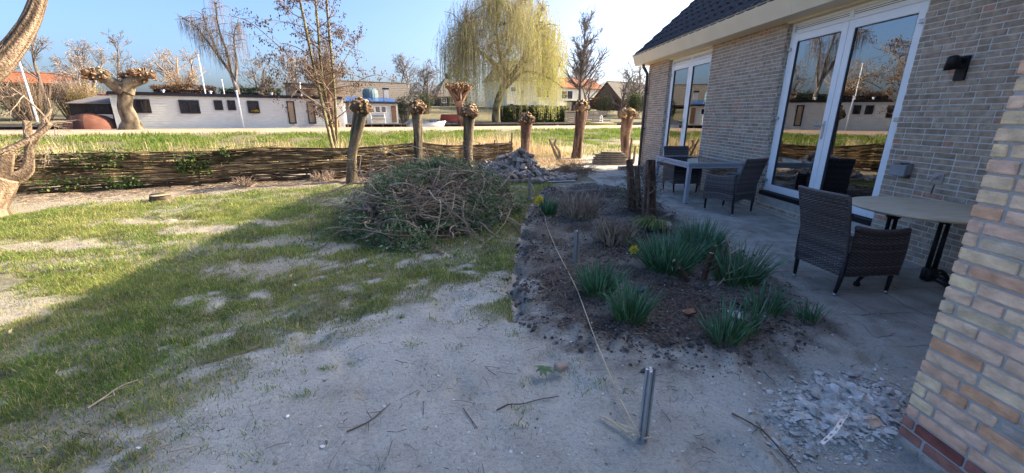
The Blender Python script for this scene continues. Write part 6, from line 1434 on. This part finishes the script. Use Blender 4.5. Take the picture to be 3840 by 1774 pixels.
# ---- small houseboat, boats and quay
h2 = thing('houseboat', 'small white houseboat with three windows and blue solar panels', 'houseboat', C(6.4, 38, .45))
m = MB(); cb(m, 6.0, 8.55, 36.6, 40, .85, 2.42); cb(m, 4.3, 6.0, 37.6, 40, .85, 2.42); m.build('wall', M['boat_white'], h2)
m = MB(); cb(m, 4.2, 8.7, 36.3, 40.1, 2.42, 2.54); m.build('roof', M['navy'], h2)
for a, b in ((4.5, 6.45), (6.5, 7.45), (7.48, 8.4)):
    m = MB(); m.add(cv([(a,36.4,2.60),(b,36.4,2.60),(b,38.2,2.95),(a,38.2,2.95),(a,36.4,2.54),(b,36.4,2.54)]), [[0,1,2,3],[4,5,1,0]]); m.build('solar_panel', M['solar'], h2)
for a in (6.2, 6.68, 7.16): window(h2, a, a+.44, 1.70, 2.24, 36.6, M['white'], M['far_dark'], .04, .05)
m = MB(); cb(m, 8.02, 8.40, 36.54, 36.6, .95, 2.26); m.build('door', M['brown_door'], h2)
m = MB(); cb(m, 4.2, 8.7, 35.9, 36.6, .78, .86)
for s in (4.4, 5.3, 6.2, 7.1, 8.0, 8.6): m.tube(cv([(s,36.0,.3),(s,36.0,.80)]), .05, 6)
m.build('deck', M['grey_wood'], h2)
m = MB(); cb(m, 4.3, 8.6, 36.7, 40, .1, .78); m.build('hull', M['black'], h2)
m = MB(); cb(m, 4.22, 4.42, 36.5, 36.7, .8, 2.42); m.build('porch_post', M['white'], h2)
bn = thing('bench', 'white framed bench on the deck of the small houseboat', 'bench', C(6.7, 36.2, .86))
m = MB(); cb(m, 6.3, 7.35, 36.15, 36.5, 1.18, 1.24); m.build('seat', M['grey_wood'], bn)
m = MB(); cb(m, 6.3, 7.35, 36.48, 36.52, 1.40, 1.50); m.build('backrest', M['grey_wood'], bn)
for s in (6.28, 7.37):
    m = MB(); m.tube(cv([(s,36.5,1.62),(s+.02*(s<7),36.4,1.4),(s,36.2,1.22),(s,36.2,.86)]), .028, 6); m.build('armrest', M['white'], bn)
tarp = MB(); u = np.linspace(0, 2*np.pi, 49); rows = []
for f, z in ((1.0,2.92),(1.02,3.25),(.98,3.5),(.72,3.66),(.3,3.73),(.01,3.74)):
    rr = f*(1+.05*np.sin(u*16)*(f > .5)); rows.append(np.stack([(6.78+.62*rr*np.cos(u))*U[0]+(38.6+.6*rr*np.sin(u))*N[0], (6.78+.62*rr*np.cos(u))*U[1]+(38.6+.6*rr*np.sin(u))*N[1], np.full(49, z)], -1))
tarp.grid(np.stack(rows)); tag(tarp.build('tarpaulin', M['tarp'], None, origin=C(6.78,38.6,2.9), smooth=True), 'blue grey tarpaulin covered pile on the small houseboat roof', 'tarpaulin')
m = MB(); cb(m, 7.9, 8.3, 38.5, 38.9, 2.55, 3.65); cb(m, 7.86, 8.34, 38.46, 38.94, 3.65, 3.78, 1); m.build('chimney', [M['mortar'], M['black']], h2)
def hull(mb, s0, s1, t, w, z0, z1, bow=.3, mi=0, flip=False, sheer=.12):
    n = 22; u = np.linspace(0, 1, n); ws = w*(1-np.clip((u-.45)/.55, 0, 1)**2.4)*(.82+.18*np.clip(u/.3, 0, 1)); prof = np.array([-1, -.92, -.6, 0, .6, .92, 1]); zp = np.array([1, .55, .12, 0, .12, .55, 1.0])
    G = np.zeros((n, 7, 3))
    for i in range(n):
        zz = z0+(zp*(z1-z0+sheer*u[i]**2)); zz = zz if not flip else z0+z1-zz+0
        s = s0+(s1-s0)*u[i]; ext = bow*(zp)*(u[i]**3); tt = t+prof*ws[i]/2
        G[i] = np.stack([(s+ext*np.sign(s1-s0))*U[0]+tt*N[0], (s+ext*np.sign(s1-s0))*U[1]+tt*N[1], zz], -1)
    mb.grid(G, mi); e = G[0]; b = mb.n; mb.add(np.vstack([e, e.mean(0)]), [[i, i+1, 7] for i in range(6)], mi)
    return G
b1 = thing('rowing_boat', 'white open boat with a grey canvas cover moored behind the towpath', 'boat', C(10.8, 35.9, .4))
m = MB(); G1 = hull(m, 9.2, 12.2, 36.0, 1.3, .30, .86, .35, 0, False, .16); m.build('hull', M['white'], b1, smooth=True)
m = MB(); m.tube(G1[:, 0], .03, 6); m.tube(G1[:, -1], .03, 6); m.build('gunwale', M['steel'], b1)
m = MB(); m.add(cv([(9.0,35.38,.86),(9.9,35.4,1.42),(11.2,35.45,.92),(9.0,36.6,.86),(9.9,36.5,1.42),(11.2,36.5,.92),(10.6,35.3,.85)]), [[0,1,4,3],[1,2,5,4]]); m.add(cv([(9.0,35.38,.86),(10.6,35.33,.84),(11.2,35.45,.92),(9.9,35.4,1.42)]), [[0,1,2,3]]); m.build('canvas_cover', M['cover_grey'], b1)
m = MB(); m.add(cv([(11.15,35.5,.95),(11.35,35.5,1.22),(11.75,35.55,.98),(11.15,36.5,.95),(11.35,36.4,1.22),(11.75,36.4,.98)]), [[0,1,4,3],[1,2,5,4]]); m.build('windscreen', M['far_glass'], b1)
b2 = thing('upturned_boat', 'red hull lying upside down on the far bank', 'boat', C(15.6, 43, .9)); m = MB(); z0 = gzc(15.6, 43.4); hull(m, 16.9, 14.6, 43.4, 1.3, z0, z0+.75, .1, 0, True, -.2); m.build('hull', M['boat_red'], b2, smooth=True)
m = MB(); m.tube(cv([(14.7,43.4,z0+.77),(16.8,43.4,z0+.78)]), .03, 5); m.build('keel', M['boat_red'], b2)
b3 = thing('rowing_boat', 'small yellow boat with a white ladder at the quay', 'boat', C(30.2, 36, .4)); m = MB(); G3 = hull(m, 32.0, 28.4, 36.2, 1.3, .32, .80, .3, 0, False, .06); m.build('hull', M['boat_yellow'], b3, smooth=True)
m = MB(); cb(m, 29.0, 31.6, 35.75, 36.6, .80, .86); m.build('deck', M['white'], b3)
m = MB(); m.tube(cv([(30.2,36.4,.86),(30.2,36.4,1.5),(30.34,36.4,1.62),(30.5,36.4,1.5),(30.6,36.4,.86)]), .025, 6)
for z in (1.05, 1.25, 1.42): m.tube(cv([(30.2,36.4,z),(30.55,36.4,z)]), .018, 5)
m.build('ladder', M['white'], b3)
qf = thing('quay_fence', 'weathered horizontal plank fence behind the yellow boat', 'fence', C(30, 42.5, .8))
m = MB()
for z in (.85, 1.12, 1.39, 1.66, 1.93):
    s = 29.8
    while s < 35.5: L = rf.uniform(1.2, 2.4); cb(m, s, s+L-.05, 42.45, 42.49, z+rf.normal(0, .02), z+.20); s += L
m.build('planks', M['grey_wood'], qf)
for s in np.arange(29.9, 35.6, 1.4): m = MB(); cb(m, s, s+.1, 42.5, 42.6, .5, 2.2); m.build('post', M['grey_wood'], qf)
qw = thing('quay_wall', 'dark timber quay wall along the far side of the canal', 'wall', C(5, 41.3, .4)); m = MB(); cb(m, -60, 80, 41.22, 41.42, -.2, .82); m.build('timber', M['dark_wood'], qw)
m = MB(); s = -40
while s < 60: L = 2.5; cb(m, s, s+L-.06, 41.12, 41.22, .62, .80); s += L
m.build('capping', M['grey_wood'], qw)

# ---- houses
def gable_house(label, s0, s1, t0, t1, zb, ze, zr, wm, rm, cat='house', over=.35, hip=0.0, name='house', parts=()):
    o = thing(name, label, cat, C((s0+s1)/2, (t0+t1)/2, zb)); m = MB(); cb(m, s0, s1, t0, t1, zb-1.5, ze); tm = (t0+t1)/2
    if hip == 0: m.add(cv([(s0,t0,ze),(s0,t1,ze),(s0,tm,zr-.06),(s1,t0,ze),(s1,t1,ze),(s1,tm,zr-.06)]), [[0,2,1],[3,4,5]])
    m.build('wall', wm, o); r = MB(); k = (zr-ze)/(tm-t0); zo = ze-over*k; a, b = s0-over, s1+over; n = 40
    ss = np.linspace(0, 1, n); rows = max(int(math.hypot(zr-ze, tm-t0)/.34), 6)
    for sg, tt in ((1, t0-over), (-1, t1+over)):
        L = []
        for i in range(rows+1):
            for q in (0, 1):
                f = min((i+q*.98)/(rows+1), 1); z = zo+(zr-zo)*f+(.035 if q == 0 else 0); t_ = tt+(tm-tt)*f; ins = hip*f
                S_ = (a+ins)+((b-ins)-(a+ins))*ss; L.append(np.stack([S_*U[0]+t_*N[0], S_*U[1]+t_*N[1], np.full(n, z)], -1))
        r.grid(np.stack(L))
    if hip: r.add(cv([(a,t0-over,zo),(a+hip,tm,zr),(a,t1+over,zo),(b,t0-over,zo),(b-hip,tm,zr),(b,t1+over,zo)]), [[0,1,2],[3,5,4]])
    r.tube(cv([(a+hip,tm,zr+.03),(b-hip,tm,zr+.03)]), .10, 6); r.add(cv([(a,t0-over,zo),(b,t0-over,zo),(b,t0-over+.02,zo-.16),(a,t0-over+.02,zo-.16)]), [[0,1,2,3]]); r.build('roof', rm, o); return o
g1 = gable_house('cottage with bright orange tiled roof at the far left', -28.5, -22.2, 70, 75, 3.0, 4.9, 6.0, M['dark_brick'], M['roof_orange'])
g2 = gable_house('long low building with pale brown tiled roof behind the small houseboat', 5.5, 16.2, 62, 67, 2.6, 3.4, 5.95, M['dark_brick'], M['roof_tan'])
o = thing('garden_building', 'grey flat roofed timber building behind the houseboat chimney', 'shed', C(2.2, 53, 1.4)); m = MB(); cb(m, .5, 4.4, 52, 55, 1.0, 4.5); m.build('wall', M['grey_wood'], o); m = MB(); cb(m, .3, 4.6, 51.8, 55.2, 4.5, 4.72); m.build('roof', M['far_dark'], o)
window(o, 1.4, 3.6, 3.6, 4.25, 52, M['grey_wood'], M['far_dark'], .05, .08, 2)
fh = thing('farmhouse', 'farmhouse with steep pyramid roof and white windows', 'house', C(26, 73, 3)); m = MB(); cb(m, 23.4, 28.6, 70.3, 75.5, 2.0, 4.75); m.build('wall', M['dark_brick'], fh)
m = MB(); m.add(cv([(22.9,69.8,4.55),(29.1,69.8,4.55),(29.1,76,4.55),(22.9,76,4.55),(25.7,72.6,7.85),(26.3,72.6,7.85)]), [[0,1,5,4],[2,3,4,5]]); m.add(cv([(22.9,69.8,4.55),(25.7,72.6,7.85),(22.9,76,4.55),(29.1,69.8,4.55),(26.3,72.6,7.85),(29.1,76,4.55)]), [[0,1,2],[3,5,4]]); cb(m, 22.9, 29.1, 69.78, 69.8, 4.38, 4.55); m.build('roof', M['thatch'], fh)
m = MB(); cb(m, 25.65, 26.35, 72.3, 72.95, 7.4, 8.2); cb(m, 25.55, 26.45, 72.2, 73.05, 8.2, 8.32); m.build('chimney', M['dark_brick'], fh)
for a in (23.9, 25.5, 27.1): window(fh, a, a+.9, 3.45, 4.3, 70.3, M['white'], M['far_dark'], .06, .09, 1)
ph = gable_house('pale cream house with grey roof partly hidden by the weeping willow', 30.0, 39.2, 58, 66, 1.6, 6.9, 9.7, M['render'], M['roof_grey'], hip=1.0)
for s0, s1, z0, z1, mu in ((35.2,37.6,4.2,5.9,1),(30.6,31.6,4.9,5.7,0),(32.3,33.0,4.6,5.4,0),(30.4,31.2,2.0,3.3,0),(34.1,34.9,2.0,3.2,0),(36.6,37.6,2.0,3.2,0)): window(ph, s0, s1, z0, z1, 58, M['white'], M['far_dark'], .06, .09, mu)
m = MB(); cb(m, 35.1, 36.4, 57.4, 58, 1.2, 3.7); m.build('porch', M['white'], ph)
for a in (31.0, 35.6): m = MB(); cb(m, a, a+2.0, 58.1, 60, 6.95, 8.0); cb(m, a-.1, a+2.1, 58.0, 60.6, 8.0, 8.15, 1); m.build('dormer', [M['far_dark'], M['roof_grey']], ph)
rh = gable_house('house with red tiled roof and white gable wall right of the willow', 50.0, 62.6, 75, 83, 3.2, 7.3, 9.3, M['render'], M['roof_orange'])
for s0, s1, z0, z1 in ((51.5,54.5,4.8,6.6),(59.4,59.5,4.0,4.1)): window(rh, s0, s1, z0, z1, 75, M['white'], M['far_dark'], .08, .12, 1)
bh_ = gable_house('low brown barn beside the drainpipe', 54.5, 63.0, 60, 68, 1.5, 4.6, 7.7, M['barn_wood'], M['roof_tan'], 'barn')
m = MB(); cb(m, 40.6, 44.0, 55.6, 57.5, 1.2, 3.6); m.box((40.3,55.2,3.6), (44.3,57.9,3.78), 1, rot=RC); tag(m.build('carport', [M['far_dark'], M['navy']], None, origin=C(42,56,1.4)), 'dark carport with navy roof edge right of the pale house', 'carport')
# ---- poles
for i, (s, t, z1, r, lab) in enumerate(((-16.38, 45, 5.45, .075, 'thick white flagpole behind the brown thicket at the left'), (-5.68, 45, 6.2, .06, 'tall white flagpole behind the houseboat left of the birch'), (-4.33, 45, 4.3, .05, 'short white pole behind the houseboat beside the birch trunk'))):
    z0 = gzc(s, t); m = MB(); m.tube(cv([(s,t,z0-.1),(s,t,z1)]), [r, r*.7], 8); m.tube(cv([(s,t,z1),(s,t,z1+.08)]), r*1.1, 8); tag(m.build('flagpole', M['white'], None, origin=C(s,t,z0)), lab, 'flagpole', 'white poles behind the houseboat')
